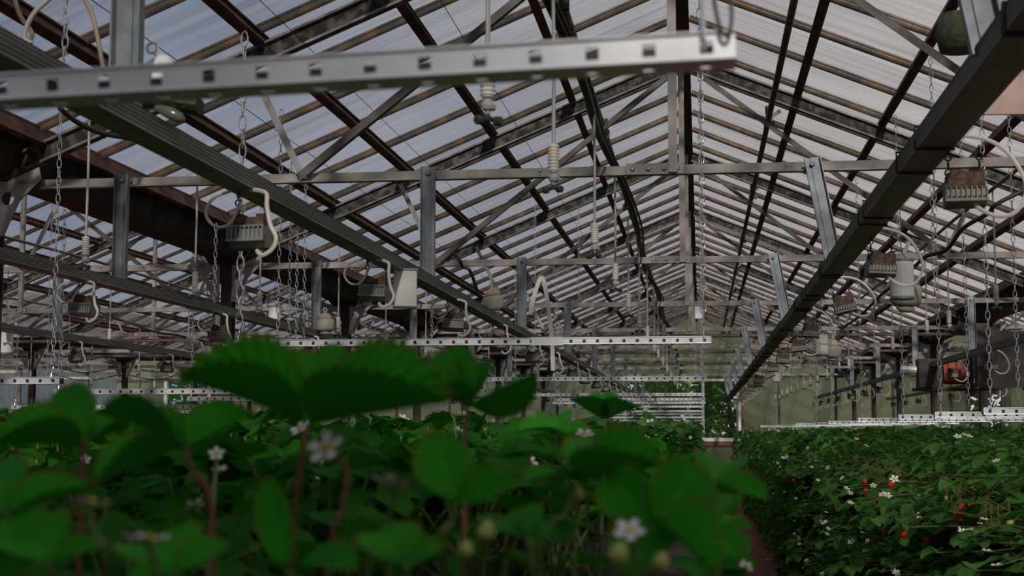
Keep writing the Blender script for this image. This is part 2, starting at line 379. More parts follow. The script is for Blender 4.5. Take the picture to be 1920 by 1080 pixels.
# ------------------------------------------------------------------ trusses
def bolt(b, c, r=0.011, d=0.012):
    b.lathe([(r,0),(r,d*0.6),(r*0.6,d)], c, 8, (0,-1,0))
def make_truss():
    t = thing('roof_truss', '', 'truss', (0,0,ZC)); z = lambda q: q-ZC
    b = MB(); b.prof((-3.02,0,0), (3.02,0,0), [(-.022,-.024),(.022,-.024),(.022,-.018),(-.016,-.018),(-.016,.024),(-.022,.024)][::1]); 
    b.cur = 1
    for x in (-2.6,-1.72,-0.62,0.48,1.1,1.72,2.3,2.62): bolt(b, (x,-.022,.003), .009)
    b.build('tie_beam', [M['chord'], M['galv']], t)
    b = MB(); b.box((-.1,-.028,0), (0.26,.008,.05)); b.cur = 1; [bolt(b, (q,-.030,0)) for q in (-.2,-.13,-.06,.0)]; b.build('splice_plate', [M['chord'], M['galv']], t)
    for sd in (-1, 1):
        b = MB(); b.prof((sd*.03,0,z(ZR(0.03))), (sd*3.2,0,z(ZR(3.2))), [(-.004,-.05),(.004,-.05),(.004,.05),(-.004,.05)])
        b.cur = 1
        for zz in (-.045, .045): b.prof((sd*.03,0,z(ZR(0.03))+zz), (sd*3.2,0,z(ZR(3.2))+zz), [(-.028,-.006),(.028,-.006),(.028,.006),(-.028,.006)])
        r = b.build('rafter', [M['grime'], M['flange']], t)
        b = MB(); b.prof((sd*1.74,-.02,.0), (sd*.10,-.02,z(ZR(.1)-.06)), Lc(.036), up=(0,1,0)); b.build('diagonal_brace', M['dark'], t)
        b = MB(); b.bar((sd*1.72,-.03,-.01), (sd*2.0,-.03,z(ZR(2.0)+.0)), .032, .005, up=(0,1,0)); b.build('web_strut', M['plate'], t)
    b = MB(); b.prof((-.02,-.03,-.02), (-.02,-.03,z(ZR(0))-.0), Lc(.04), up=(0,1,0)); b.build('king_post', M['chord'], t)
    return t
truss0 = make_truss()
first = True
for bi, bname in bays:
    for k, y in enumerate(TY):
        if bi == 1 and k < 2: continue
        if bi == -2 and k < 2: continue
        if first: o = truss0; first = False
        else: o = copy_tree(truss0)
        o.location = (XC+PITCH*bi, y, ZC)
        o['label'] = f'steel roof truss of the {bname}, {nth(k+1)} from the camera'
        o['group'] = 'roof trusses'

# ------------------------------------------------------------------ posts with gusset plates
def plate_mesh(sx):
    out = [(.045,-.26),(.045,.003),(.097,.003),(.255,.07),(.266,.012),(.219,-.034),(.164,-.089),(.127,-.168),(.09,-.254)]
    hole = [(.104+.032*math.cos(2*PI*i/18), -.078+.032*math.sin(2*PI*i/18)) for i in range(18)]
    bm = bmesh.new()
    for loop in (out, hole):
        vs = [bm.verts.new((sx*x, 0, zz)) for x, zz in loop]
        for i in range(len(vs)): bm.edges.new((vs[i], vs[(i+1) % len(vs)]))
    bmesh.ops.triangle_fill(bm, edges=bm.edges[:], use_beauty=True)
    r = bmesh.ops.extrude_face_region(bm, geom=bm.faces[:])
    for v in r['geom']:
        if isinstance(v, bmesh.types.BMVert): v.co.y += 0.008
    bmesh.ops.recalc_face_normals(bm, faces=bm.faces[:])
    me = bpy.data.meshes.new('gusset_plate'); bm.to_mesh(me); bm.free(); me.materials.append(M['plate']); return me
def make_post():
    t = thing('support_post', '', 'post', (0,0,0))
    b = MB(); b.prof((0,0,0.012), (0,0,ZR(HALF)-.02), [(-.04,-.045),(.04,-.045),(.04,-.037),(.006,-.037),(.006,.037),(.04,.037),(.04,.045),(-.04,.045),(-.04,.037),(-.006,.037),(-.006,-.037),(-.04,-.037)], up=(0,1,0)); b.build('post_shaft', M['column'], t)
    b = MB(); b.box((0,0,.006), (.2,.2,.012)); b.build('base_plate', M['column'], t)
    b = MB(); b.prof((0,-.02,ZC-.05), (0,-.02,ZC-.049), [(0,0),(.001,0),(.001,.001)], up=(0,1,0))
    b = MB()
    pl = [(-.045,-.12),(.045,-.12),(.06,-.03),(.13,.02),(.17,.07),(-.17,.07),(-.13,.02),(-.06,-.03)]
    b.prof((0,-.056,ZC), (0,.056,ZC), pl); 
    b.build('post_head', M['gutter'], t)
    for sx in (-1, 1):
        o = bpy.data.objects.new('gusset_plate', plate_mesh(sx)); COL.objects.link(o); o.parent = t; o.location = (0,-.066,ZC)
        b = MB(); bolt(b, (sx*.168,-.001,.0)); bolt(b, (sx*.196,-.001,.0)); bolt(b, (sx*.06,-.001,-.23), .007); b.build('bolt', M['galv'], o)
    return t
post0 = make_post(); first = True
for k, gx in enumerate([-HALF-PITCH, -HALF, HALF, HALF+PITCH]):
    nm = ['far left', 'left', 'right', 'far right'][k]
    for j, y in enumerate(TY):
        if (k == 0 and j < 2) or (k == 2 and j < 2) or (k == 3 and j < 4): continue
        if first: o = post0; first = False
        else: o = copy_tree(post0)
        o.location = (XC+gx, y, 0); o['group'] = 'gutter posts'
        o['label'] = f'dark steel gutter post in the {nm} row, {nth(j+1)} from the camera'

# cross pipes below the tie beams of the far half of the house
for bi, bname in bays:
    for k in (3, 4, 5):
        if bi in (-2,) and k == 3: continue
        b = MB(); b.tube([(-3.1,0,0),(3.1,0,0)], .021, 8)
        o = b.build('cross_pipe', M['pipe'], loc=(XC+PITCH*bi, TY[k]+.07, ZC-.07), smooth=True)
        tag(o, f'brown horizontal pipe just under the {nth(k+1)} tie beam of the {bname}', 'pipe', 'cross pipes')
for i, (a, c, d) in enumerate([((95,653),(310,663),21.0), ((330,686),(420,690),23.0)]):
    b = MB(); b.tube([P(*a, d), P(*c, d)], .042, 10); pa = P(*a, d)
    for v in range(len(b.v)): b.v[v] = tuple(V(b.v[v])-pa)
    o = b.build('heating_pipe', M['greenpipe'], loc=pa, smooth=True); q1 = P(*c, d)-pa
    for tt in (.1, .5, .9): b = MB(); b.tube([q1*tt, q1*tt+V((0,0,.35))], .006, 5); b.build('pipe_hanger', M['dark'], o)
    tag(o, ['thick dull green heating pipe lying level across the left bays', 'short thick green heating pipe nearer the big leaf, lower than the other'][i], 'pipe')

# ------------------------------------------------------------------ walls
mb = MB()
def gable(cx):
    return [(cx-HALF, DW, 0), (cx+HALF, DW, 0), (cx+HALF, DW, ZR(HALF)+.16), (cx, DW, ZR(0)+.16), (cx-HALF, DW, ZR(HALF)+.16)]
# end wall with three window openings, built as strips
WIN = [(-1.82, 0.90, 1.10, 2.58), (-13.15, -11.6, 1.0, 2.66), (6.05, 6.9, 1.25, 2.95)]
def in_win(x0, x1, z0, z1): return any(x0 >= a-1e-4 and x1 <= b_+1e-4 and z0 >= c-1e-4 and z1 <= d_+1e-4 for a, b_, c, d_ in WIN)
xs = sorted(set([XL, XR]+[w for a in WIN for w in a[:2]])); zs = sorted(set([0.0, ZR(HALF)+.16]+[w for a in WIN for w in a[2:] if w < ZR(HALF)+.16]))
zt = ZR(HALF)+.16
quads = []
for i in range(len(xs)-1):
    for j in range(len(zs)-1):
        if in_win(xs[i], xs[i+1], zs[j], zs[j+1]) or (in_win(xs[i], xs[i+1], zs[j], min(zs[j+1], zs[j]+.01))): continue
        quads.append([(xs[i],DW,zs[j]),(xs[i+1],DW,zs[j]),(xs[i+1],DW,zs[j+1]),(xs[i],DW,zs[j+1])])
for bi, _ in bays:
    cx = XC+PITCH*bi
    quads.append([(cx-HALF,DW,zt),(cx+HALF,DW,zt),(cx,DW,ZR(0)+.16)])
sheet_obj('wall_back', quads, M['wallsheet'])
sheet_obj('wall_left', [[(XL,Y0,0),(XL,DW,0),(XL,DW,3.9),(XL,Y0,3.9)]], M['sidesheet'])
sheet_obj('wall_right', [[(XR+.3,Y0,0),(XR+.3,DW,0),(XR+.3,DW,2.7),(XR+.3,Y0,2.7)]], M['sidesheet'])
sheet_obj('wall_front_unseen', [[(XL,Y0,0),(XR,Y0,0),(XR,Y0,2.73),(XL,Y0,2.73)]]+[[(XC+PITCH*q-HALF,Y0,2.73),(XC+PITCH*q+HALF,Y0,2.73),(XC+PITCH*q,Y0,ZR(0)+.16)] for q in (-2,-1,0,1)], M['frontsheet'])  # unseen end wall, set close behind the camera to shade the near leaves
# wall framing
x = XL+.6; n = 0
while x < XR:
    if not any(a-.05 < x < b_+.05 for a, b_, c, d_ in WIN):
        b = MB(); b.bar((0,0,0), (0,0,2.6), .05, .05, up=(0,1,0)); o = b.build('trim_%d' % n, M['column'], loc=(x, DW-.06, 0)); tag(o, None, None, kind='structure'); n += 1
    x += 1.3
b = MB(); b.bar((XL,0,0), (XR,0,0), .06, .07); o = b.build('trim_%d' % n, M['column'], loc=(0, DW-.09, 2.62)); tag(o, None, None, kind='structure'); n += 1
for q in range(7):
    b = MB(); b.bar((0,0,0), (0,0,2.9), .06, .06, up=(0,1,0)); o = b.build('trim_%d' % n, M['column'], loc=(XL+.06, 12+q*3.4, 0)); tag(o, None, None, kind='structure'); n += 1
# windows
def window(idx, x0, x1, z0, z1, mulls, fm, om):
    w = 0.075
    b = MB(); y = DW-.03
    b.box(((x0+x1)/2, y, z0+w/2), (x1-x0, .07, w)); b.box(((x0+x1)/2, y, z1-w/2), (x1-x0, .07, w))
    b.box((x0+w/2, y, (z0+z1)/2), (w, .07, z1-z0-2*w)); b.box((x1-w/2, y, (z0+z1)/2), (w, .07, z1-z0-2*w))
    f = b.build('window_%d' % idx, fm); tag(f, None, None, kind='structure')
    for mx, mm in mulls:
        b = MB(); b.box((mx, y, (z0+z1)/2), (.06, .06, z1-z0-2*w)); b.build('mullion', mm, f)
    b = MB(); b.box(((x0+x1)/2, y-.01, z0-.05), (x1-x0+.14, .11, .1)); b.box((x1+.045, y-.01, (z0+z1)/2), (.09,.1,z1-z0)); b.build('outer_frame', om, f)
    b = MB(); b.face([b.vert(p) for p in ((x0+w,y,z0+w),(x1-w,y,z0+w),(x1-w,y,z1-w),(x0+w,y,z1-w))]); b.build('window_glass', M['pane'], f)
window(1, *WIN[0], [(-1.76, M['frame_b']), (0.05, M['frame_w'])], M['frame_w'], M['frame_b'])
window(2, *WIN[1], [(-12.0, M['frame_w'])], M['frame_w'], M['frame_w'])
window(3, *WIN[2], [], M['column'], M['column'])
q0 = P(1386,738,33.9); pa = V((q0.x, q0.y, 0)); b = MB(); b.tube([q0, pa], .035, 8)
b.v = [tuple(V(v)-pa) for v in b.v]; o = b.build('drain_pipe', M['white'], loc=pa, smooth=True); tag(o, 'white upright pipe on the green end wall beside the large window', 'pipe')

# ------------------------------------------------------------------ trees outside
def leaf_quad(mb, c, nrm, s):
    nrm = nrm.normalized(); a = nrm.orthogonal().normalized(); a = Matrix.Rotation(rnd.uniform(0,6.28), 3, nrm) @ a; bb = nrm.cross(a)
    i = [mb.vert(c-a*s, (0,.5)), mb.vert(c+bb*s*.55+nrm*s*.1, (.5,1)), mb.vert(c+a*s, (1,.5)), mb.vert(c-bb*s*.55+nrm*s*.1, (.5,0))]
    mb.face(i)
def tree(x, y, h, r, label, low=0.4):
    t = thing('tree', label, 'tree', (x, y, -.06), group='trees behind the end wall')
    b = MB(); b.tube(curve([(0,0,0),(.06,.02,h*.3),(-.05,.05,h*.6),(0,0,h*.85)], 4), lambda q: .1*(1-q)+.02, 8)
    for k in range(6):
        a = k*1.05; b.tube(curve([(0,0,h*(.25+.08*k)),(math.cos(a)*r*.4,math.sin(a)*r*.4,h*(.36+.08*k)),(math.cos(a)*r*.75,math.sin(a)*r*.75,h*(.42+.09*k))],3), .025, 5)
    b.build('trunk', M['bark'], t)
    b = MB()
    for k in range(2600):
        u = V((rnd.gauss(0,1), rnd.gauss(0,1), rnd.gauss(0,1))).normalized()*rnd.uniform(.45,1)**.5
        c = V((u.x*r, u.y*r, h*low+(u.z*.5+.5)*h*(1-low)))
        leaf_quad(b, c, V((rnd.gauss(0,1), rnd.gauss(0,1)-.6, rnd.gauss(0,1)+.6)), rnd.uniform(.07,.14))
    b.build('crown', M['treeleaf'], t)
for a in [(-1.6, 37.2, 4.2, 1.3, 'bushy tree seen through the left panes of the large end window', .15), (0.75, 36.6, 3.6, 1.0, 'dense tree seen through the right pane of the large end window', .1),
          (-12.9, 37.2, 4.2, 1.5, 'green tree outside the small left end window', .1), (6.9, 36.8, 4.2, 1.1, 'bright green tree outside the narrow right end window', .1), (-.4, 40.5, 5.4, 1.6, 'taller tree standing behind the two trees at the large window', .3)]: tree(*a)

# ------------------------------------------------------------------ lighting rails (cable trays) with hangers
def rail_z(kind, y): return {'l': CAMZ+.667, 'r': CAMZ+.735-.0022*y}[kind]
RAILS = [(-1.22, .667, 1.6, 'pale ribbed', 'over the left bed'), (0.60, .725, 1.3, 'dark', 'over the path'), (2.42, .69, 4.0, 'grey', 'over the right bed'), (4.1, .69, 9.0, 'grey', 'beyond the right posts'), (-2.68, .675, 4.4, 'grey', 'near the left posts'), (-4.6, .68, 8.4, 'grey', 'beyond the left posts')]
for ri, (rx, rz, ys, colr, where) in enumerate(RAILS):
    t = thing('lighting_rail', f'long {colr} sheet steel lighting rail hung {where}', 'rail', (rx, ys, CAMZ+rz), group='lighting rails')
    w, h = (.092, .05) if ri == 1 else (.075, .046)
    pts = []; y = ys
    while y < DW-.5:
        dz = (.02-.0022*(y-3) if ri == 1 else 0)+(rnd.uniform(-.008,.006) if ri in (1,) else rnd.uniform(-.002,.002))
        pts.append(V((rnd.uniform(-.006,.006) if ri == 1 else 0, y-ys, dz))); y += 1.15 if ri == 1 else 3.4
    b = MB()
    poly = [(-w/2,-h/2)]+[(w/2,-h/2)]
    for q in range(5): poly += [(w/2, -h/2+h*(q+.25)/5), (w/2-.003, -h/2+h*(q+.6)/5)]
    poly += [(w/2,h/2),(-w/2,h/2)]
    for q in range(4,-1,-1): poly += [(-w/2+.003, -h/2+h*(q+.6)/5), (-w/2, -h/2+h*(q+.25)/5)]
    for i in range(len(pts)-1): b.prof(pts[i], pts[i+1]+V((0,.004,0)), poly)
    tr = b.build('tray', M['tray'], t)
    if ri == 1:
        for i in range(1, len(pts)-1):
            for q in range(2):
                b = MB(); yy = pts[i].y+rnd.uniform(.1,1.0); zz = pts[i].z
                b.tube([(-w/2-.004,yy,zz-h/2-.004),(w/2+.004,yy+.02,zz-h/2-.004),(w/2+.004,yy+.02,zz+h/2+.004),(-w/2-.004,yy,zz+h/2+.004),(-w/2-.004,yy,zz-h/2-.004)], .004, 4)
                b.build('cable_tie', M['black'], t)
    for k, y in enumerate([Y1-S]+TY):
        if y < ys+.1: continue
        if ri == 2 and k == 1: continue
        b = MB(); tilt = .10 if ri == 1 else (.045 if ri in (2,) else 0)
        pw = .072 if ri == 1 else .066
        top = V((-tilt if ri == 1 else tilt*0-.0, y-ys-.035, ZC+.03-(CAMZ+rz))); bot = V((0, y-ys-.035, h/2+.0))
        if ri == 1: bot.x = -.02
        b.prof(bot, top, [(x_, -y_) for x_, y_ in Cchan(pw, .03)], up=(0,1,0))
        hg = b.build('hanger', M['galv'], t)
        b = MB(); bolt(b, top+V((.0,-.010,-.03)), .012); b.build('bolt', M['galv'], hg)

# ------------------------------------------------------------------ finned fixtures hanging from the rails
def make_fixture(rusty):
    t = thing('hanging_fixture', '', 'light fixture', (0,0,0))
    b = MB(); b.prof((-.05,0,-.135), (.05,0,-.135), [(-.045,.035),(-.05,.0),(-.03,-.022),(.03,-.022),(.05,0),(.045,.035)], up=(0,0,1)); b.build('housing', M['box'], t)
    b = MB(); b.box((0,.005,-.09), (.085,.07,.035)); b.box((-.03,.0,-.068), (.02,.05,.012)); b.box((.028,.01,-.068), (.022,.05,.012)); b.build('coil_block', M['coil'], t)
    b = MB()
    for k in range(9): b.box((-.049+.01225*k,-.054,-.118), (.0032,.006,.034))
    b.box((0,-.056,-.138), (.104,.012,.007)); b.box((0,-.054,-.100), (.104,.005,.004)); b.build('grille', M['galv'] if not rusty else M['box'], t)
    for s in (-1, 1):
        b = MB()
        for q in range(4): b.ring((s*.038,.0,-.068+.02*q), .0085, .0025, (1,0,0) if q % 2 else (0,1,0), 8, 4)
        b.build('support_chain', M['black'], t)
    b = MB()
    b.tube(curve([(.01,-.04,.0),(.055,-.045,-.012),(.06,-.05,-.05),(.07,-.052,-.1),(.085,-.05,-.135),(.075,-.05,-.165),(.045,-.045,-.18),(.025,-.03,-.165)],5), .0062, 6); b.build('power_cable', M['cable'], t)
    b = MB(); b.tube(curve([(-.045,-.035,-.0),(-.095,-.04,-.02),(-.115,-.04,-.06),(-.09,-.04,-.095),(-.05,-.035,-.09),(-.02,-.03,-.03)],5), .0045, 6); b.build('loop_cable', M['cable'], t)
    return t
def make_fixture_big_loop():
    t = thing('hanging_fixture', '', 'light fixture', (0,0,0))
    ch = []
    b = MB(); b.prof((-.05,0,-.135), (.05,0,-.135), [(-.045,.035),(-.05,.0),(-.03,-.022),(.03,-.022),(.05,0),(.045,.035)]); b.build('housing', M['box'], t)
    b = MB(); b.box((0,-.01,-.095), (.09,.085,.04)); b.box((-.02,0,-.071), (.03,.06,.012)); b.build('coil_block', M['coil'], t)
    b = MB()
    for k in range(9): b.box((-.049+.01225*k,-.054,-.128), (.0032,.006,.03))
    b.box((0,-.056,-.146), (.104,.012,.007)); b.build('grille', M['box'], t)
    for s in (-1, 1):
        b = MB()
        for q in range(4): b.ring((s*.038,.0,-.068+.02*q), .0085, .0025, (1,0,0) if q % 2 else (0,1,0), 8, 4)
        b.build('support_chain', M['black'], t)
    b = MB(); b.tube(curve([(-.02,-.05,.02),(.05,-.05,.005),(.10,-.05,-.03),(.135,-.05,-.09),(.14,-.05,-.135),(.115,-.05,-.18),(.075,-.05,-.19),(.04,-.045,-.175),(.02,-.03,-.155)],5), .0055, 6); b.build('power_cable', M['cable'], t)
    return t
fx = [make_fixture(False), make_fixture_big_loop()]
used = [False, False]
def place_fixture(kind, p, label, group, rot):
    if not used[kind]: o = fx[kind]; used[kind] = True
    else: o = copy_tree(fx[kind])
    o.location = p; o.rotation_euler = rot; o['label'] = label; o['group'] = group
for ri, (rx, rz, ys, colr, where) in enumerate(RAILS):
    y = {0: 3.74, 1: 3.72, 2: 6.8, 3: 11.5, 4: 6.0, 5: 10.2}[ri]; step = 1.6 if ri < 2 else 1.9; k = 1
    while y < DW-1.2 and k < 20:
        kind = 1 if ri in (1, 2, 3) else 0
        hh = .05 if ri == 1 else .046
        zz = CAMZ+rz-hh/2+(.02-.0022*(y-3) if ri == 1 else 0)
        dx = (.06 if ri == 1 else 0)+(.01)
        tilt = [0, -.28, .05, -.22, .08, -.1, .05][k % 7] if ri == 1 else rnd.uniform(-.06,.06)
        if ri == 1 and k == 1: tilt = 0.0
        place_fixture(kind, (rx+dx+rnd.uniform(-.01,.01), y, zz), f'finned fixture under the rail {where}, {nth(k)} from the camera', 'finned fixtures under the rails', (0, tilt, rnd.uniform(-.1,.1)))
        y += step*rnd.uniform(.92,1.08); k += 1

# ------------------------------------------------------------------ sprinklers on drop rods
def make_sprinkler(L):
    t = thing('hanging_sprinkler', '', 'sprinkler', (0,0,0))
    b = MB(); b.tube([(0,0,.13),(.002,0,.13+L*.5),(0,0,.13+L)], .0055, 6); b.build('drop_rod', M['rod'], t)
    b = MB(); pr = [(.004,.132),(.012,.13)]
    for q in range(8): pr += [(.0165,.126-.0095*q),(.0165,.1215-.0095*q),(.0135,.1205-.0095*q),(.0135,.1175-.0095*q)]
    pr += [(.012,.05),(.005,.048)]
    b.lathe(pr, (0,0,0), 14); b.build('ribbed_weight', M['ivory'], t)
    b = MB(); b.lathe([(.004,.05),(.007,.047),(.013,.04),(.0145,.032),(.012,.024),(.006,.02),(.005,.012)], (0,0,0), 12); b.lathe([(.011,.0),(.012,.004),(.011,.012)], (.004,0,.033), 8, (1,0,0)); b.build('check_valve', M['rod'], t)
    b = MB(); b.tube([(-.016,-.004,.0),(0,0,.006),(.016,-.004,0)], .006, 6); b.tube([(0,0,.014),(0,0,.0)], .006, 6)
    for s in (-1, 1): b.lathe([(.006,-.006),(.0105,-.003),(.0105,.010),(.008,.013)], (s*.018,-.006,-.001), 8, (s*.8,-.5,-.1))
    b.build('nozzle', M['nozzle'], t)
    return t
sp = {}
def sprinkler(x, y, L, label, group, tilt=None, zb=None):
    L = round(L, 2)
    if L not in sp: sp[L] = make_sprinkler(L); o = sp[L]
    else: o = copy_tree(sp[L])
    o.location = (x, y, zb if zb is not None else CAMZ+.68); o.rotation_euler = (0, 0, rnd.uniform(-.5,.5)); o['label'] = label; o['group'] = group
SPR = [(-.405, [3.0, 4.05, 5.63, 7.06, 8.5, 9.9, 11.4, 12.9, 14.4, 16, 18, 20, 22.5, 25], 'under the dark water pipe', .46), (-2.57, [5.75, 7.1, 8.2, 10, 11.6, 13.4, 15.2, 17.5], 'near the left posts', .55), (1.66, [8.4, 10, 10.9, 12.8, 14.2, 16.6, 17.8, 19.5, 21, 22.5, 24, 25.5, 27, 28.5, 30, 31.5, 33], 'over the right bed', .55),
       (-4.7, [9.2, 11, 12.8, 14.6, 17, 19.5], 'beyond the left posts', .5), (-6.85, [13.2, 15, 17, 19.5, 22], 'under the left bay ridge', .5), (-9.0, [18.5, 20.5, 23], 'near the far left posts', .5), (4.0, [14, 16, 18.2, 20.5], 'beyond the right posts', .5)]
for x, ys, where, L in SPR:
    for k, y in enumerate(ys):
        sprinkler(x+(-.04 if y == 3.0 else rnd.uniform(-.012,.012)), y, L if y != 3.0 else .8, f'ivory-weighted sprinkler on a rod {where}, {nth(k+1)} from the camera', 'drop sprinklers', zb=(CAMZ+.66 if y == 3.0 else CAMZ+.68+rnd.uniform(-.01,.01)))
# water pipe bundle for the middle row
pts = [V((-.60, 1.0, CAMZ+2.1))]
b = MB(); path = []
for k in range(24):
    y = 2+k*1.38; path.append(V((-.40+.03*math.sin(k*1.7)-(.20 if y < 4.5 else 0), y, CAMZ+1.27+.02*math.sin(k*2.3)+(.55 if y < 3.2 else (.25 if y < 4.5 else 0)))))
b.tube(curve(path, 3), .016, 7); b.v = [tuple(V(v)-path[0]) for v in b.v]
wp = b.build('water_pipe', M['black'], loc=path[0], smooth=True); tag(wp, 'dark wavy water pipe running lengthwise left of the ridge above the sprinklers', 'pipe')
b = MB(); b.tube(curve([p+V((.03, 0, .03*math.sin(i*3.1)-.02)) for i, p in enumerate(path)], 3), .007, 5); b.v = [tuple(V(v)-path[0]) for v in b.v]; b.build('clipped_cable', M['black'], wp, smooth=True)
for x, where, y0 in ((-2.57, 'near the left posts', 5.0), (1.66, 'over the right bed', 7.5), (-4.7, 'beyond the left posts', 8.5), (-6.85, 'under the left ridge', 12.5), (-9.0, 'by the far left posts', 17), (4.0, 'beyond the right posts', 13)):
    b = MB(); b.tube(curve([(0, q*2.4, .015*math.sin(q*2.1)) for q in range(int((33-y0)/2.4)+1)], 3), .011, 6)
    tag(b.build('water_pipe', M['pipe'], loc=(x, y0, CAMZ+.68+.13+(.55 if x > -4 and x < 3 else .5)), smooth=True), f'thin lengthwise water pipe feeding the drop sprinklers {where}', 'pipe')

# ------------------------------------------------------------------ roof vent shafts with push rods (left and right of the ridge)
for sd, x, z, lb in ((-1, -.66, 2.13, 'left'), (1, .50, 2.19, 'right')):
    t = thing('vent_shaft', f'dark lengthwise vent shaft with push rods just {lb} of the ridge', 'vent shaft', (x, 2.2, CAMZ+z))
    b = MB(); b.tube([(0,0,0),(0,31.8,0)], .021, 8); b.build('shaft_tube', M['dark'], t, smooth=True)
    for k in range(10):
        y = 1.6+k*3.47*.93
        b = MB(); b.bar((0.0,y,.02), (sd*.12,y+.55,(.22 if sd < 0 else .20)), .03, .006, up=(0,1,0.2)); b.build('push_rod', M['plate'], t)
        b = MB(); b.box((0,y+.0,0), (.06,.05,.06)); b.lathe([(.018,-.03),(.018,.03)], (.03*sd,y,-.02), 8, (0,1,0)); b.box((0,y+.02,.07), (.035,.03,.1)); b.build('shaft_clamp', M['dark'], t)

# ------------------------------------------------------------------ thin support wires
for x, s in ((-2.24,'outer left'), (-1.93,'second left'), (-1.80,'third left'), (-1.2,'inner left'), (1.2,'inner right'), (1.62,'outer right')):
    b = MB(); b.tube([(0,0,0),(0,32,0)], .0022, 4)
    tag(b.build('support_wire', M['black'], loc=(x, 2.0, ZR(abs(x-XC))-.07)), f'thin taut black wire under the roof slope, the {s} one', 'wire', 'support wires')

# ------------------------------------------------------------------ perforated strips and their chains
strip_cache = {}
def strip_mesh(L):
    key = round(L, 2)
    if key in strip_cache: return strip_cache[key]
    b = MB(); n = max(2, round(L/.055)); p = L/n; h, fl, hs = .028, .04, .0065
    for i in range(n):
        x0, x1 = i*p, (i+1)*p; xm = (x0+x1)/2
        for plane in (0, 1):
            if plane == 0: Q = lambda x, u: (x, 0, u*h)
            else: Q = lambda x, u: (x, u*fl, 0)
            ext = h if plane == 0 else fl
            a = [b.vert(Q(*c)) for c in ((x0,0),(x1,0),(x1,1),(x0,1))]
            off = p*.5 if plane else 0
            um = .5; e = hs/ext
            c = [b.vert(Q(*q)) for q in ((xm-hs,um-e),(xm+hs,um-e),(xm+hs,um+e),(xm-hs,um+e))]
            for k in range(4):
                l = (k+1) % 4; b.face((a[k], a[l], c[l], c[k]))
    a = [b.vert(q) for q in ((0,fl,0),(L,fl,0),(L,fl,h*.93),(0,fl,h*.93))]; b.cur = 1; b.face(a); b.cur = 0  # back web coloured black to paint in the shade behind the holes
    a = [b.vert(q) for q in ((0,0,h),(L,0,h),(L,-.004,h+.001),(0,-.004,h+.001))]; b.face(a)
    a = [b.vert(q) for q in ((0,0,h),(L,0,h),(L,.008,h),(0,.008,h))]; b.face(a)
    a = [b.vert(q) for q in ((0,0,0),(L,0,0),(L,-.004,.001),(0,-.004,.001))]; b.face(a)
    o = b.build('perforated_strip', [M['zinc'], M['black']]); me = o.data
    bm = bmesh.new(); bm.from_mesh(me); bmesh.ops.remove_doubles(bm, verts=bm.verts[:], dist=1e-5); bmesh.ops.recalc_face_normals(bm, faces=bm.faces[:]); bm.to_mesh(me); bm.free()
    bpy.data.objects.remove(o); strip_cache[key] = me; return me
hook_me = None
def strip(A, B, label, group, tape=None):
    """A left end, B right end"""
    global hook_me
    A, B = V(A), V(B); d = B-A
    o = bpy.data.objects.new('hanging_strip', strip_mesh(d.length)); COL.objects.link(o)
    rz = math.atan2(d.y, d.x); ry = -math.asin(d.z/d.length); o.location = A; o.rotation_euler = (0, ry, rz)
    md = o.modifiers.new('thickness', 'SOLIDIFY'); md.thickness = .0016
    tag(o, label, 'perforated strip', group)
    if hook_me is None:
        b = MB(); b.tube(curve([(0,-.004,.012),(0,-.012,.02),(0,-.008,.045),(0,.004,.06),(0,.006,.075),(0,0,.08)],4), .0025, 5); h = b.build('hook', M['chain']); hook_me = h.data; bpy.data.objects.remove(h)
    for xx in (.03, d.length-.03):
        h = bpy.data.objects.new('hook', hook_me); COL.objects.link(h); h.parent = o; h.location = (xx, 0, 0)
    if tape:
        b = MB(); b.box(((tape[0]+tape[1])/2, -.006, .014), (tape[1]-tape[0], .003, .034)); tp = b.build('tape_wrap', M['tape'], o); tp['label'] = 'pale clear tape wrapped round the strip'
    return o
ch_cache = {}
def chain(top, bot, label, group, link=.05):
    top, bot = V(top), V(bot); L = (top-bot).length; n = max(3, round(L/(link*.8)))
    key = (n, round(L, 2))
    if key not in ch_cache:
        b = MB(); p = L/n
        for i in range(n):
            b.ring((0,0,-p*(i+.5)), link*.2, link*.05, (1,0,0) if i % 2 else (0,1,0), 10, 4, 2.45, (0,0,1))
        o = b.build('hanging_chain', M['chain']); ch_cache[key] = o.data
    else:
        o = bpy.data.objects.new('hanging_chain', ch_cache[key]); COL.objects.link(o)
    o.location = top; d = (bot-top).normalized(); o.rotation_mode = 'QUATERNION'; o.rotation_quaternion = V((0,0,-1)).rotation_difference(d)
    tag(o, label, 'chain', group); return o
G_S, G_C = 'perforated strips on chains', 'hanging chains'
# nearest strip, crossing the upper left of the view
A = P(0, 190, 1.37); B = P(1380, 112, 1.37); A2 = B+(A-B)*((B.x+1.95)/(B.x-A.x)); A2 = B+(B-A2)*-1
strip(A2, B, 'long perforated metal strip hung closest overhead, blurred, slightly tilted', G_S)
chain((B.x-.03, 1.37, CAMZ+2.35), B+V((-.03,0,.08)), 'chain holding the right end of the closest overhead strip', G_C)
chain((A2.x+.03, 1.37, ZR(1.85)-.03), A2+V((.03,0,.08)), 'chain holding the left end of the closest overhead strip', G_C)
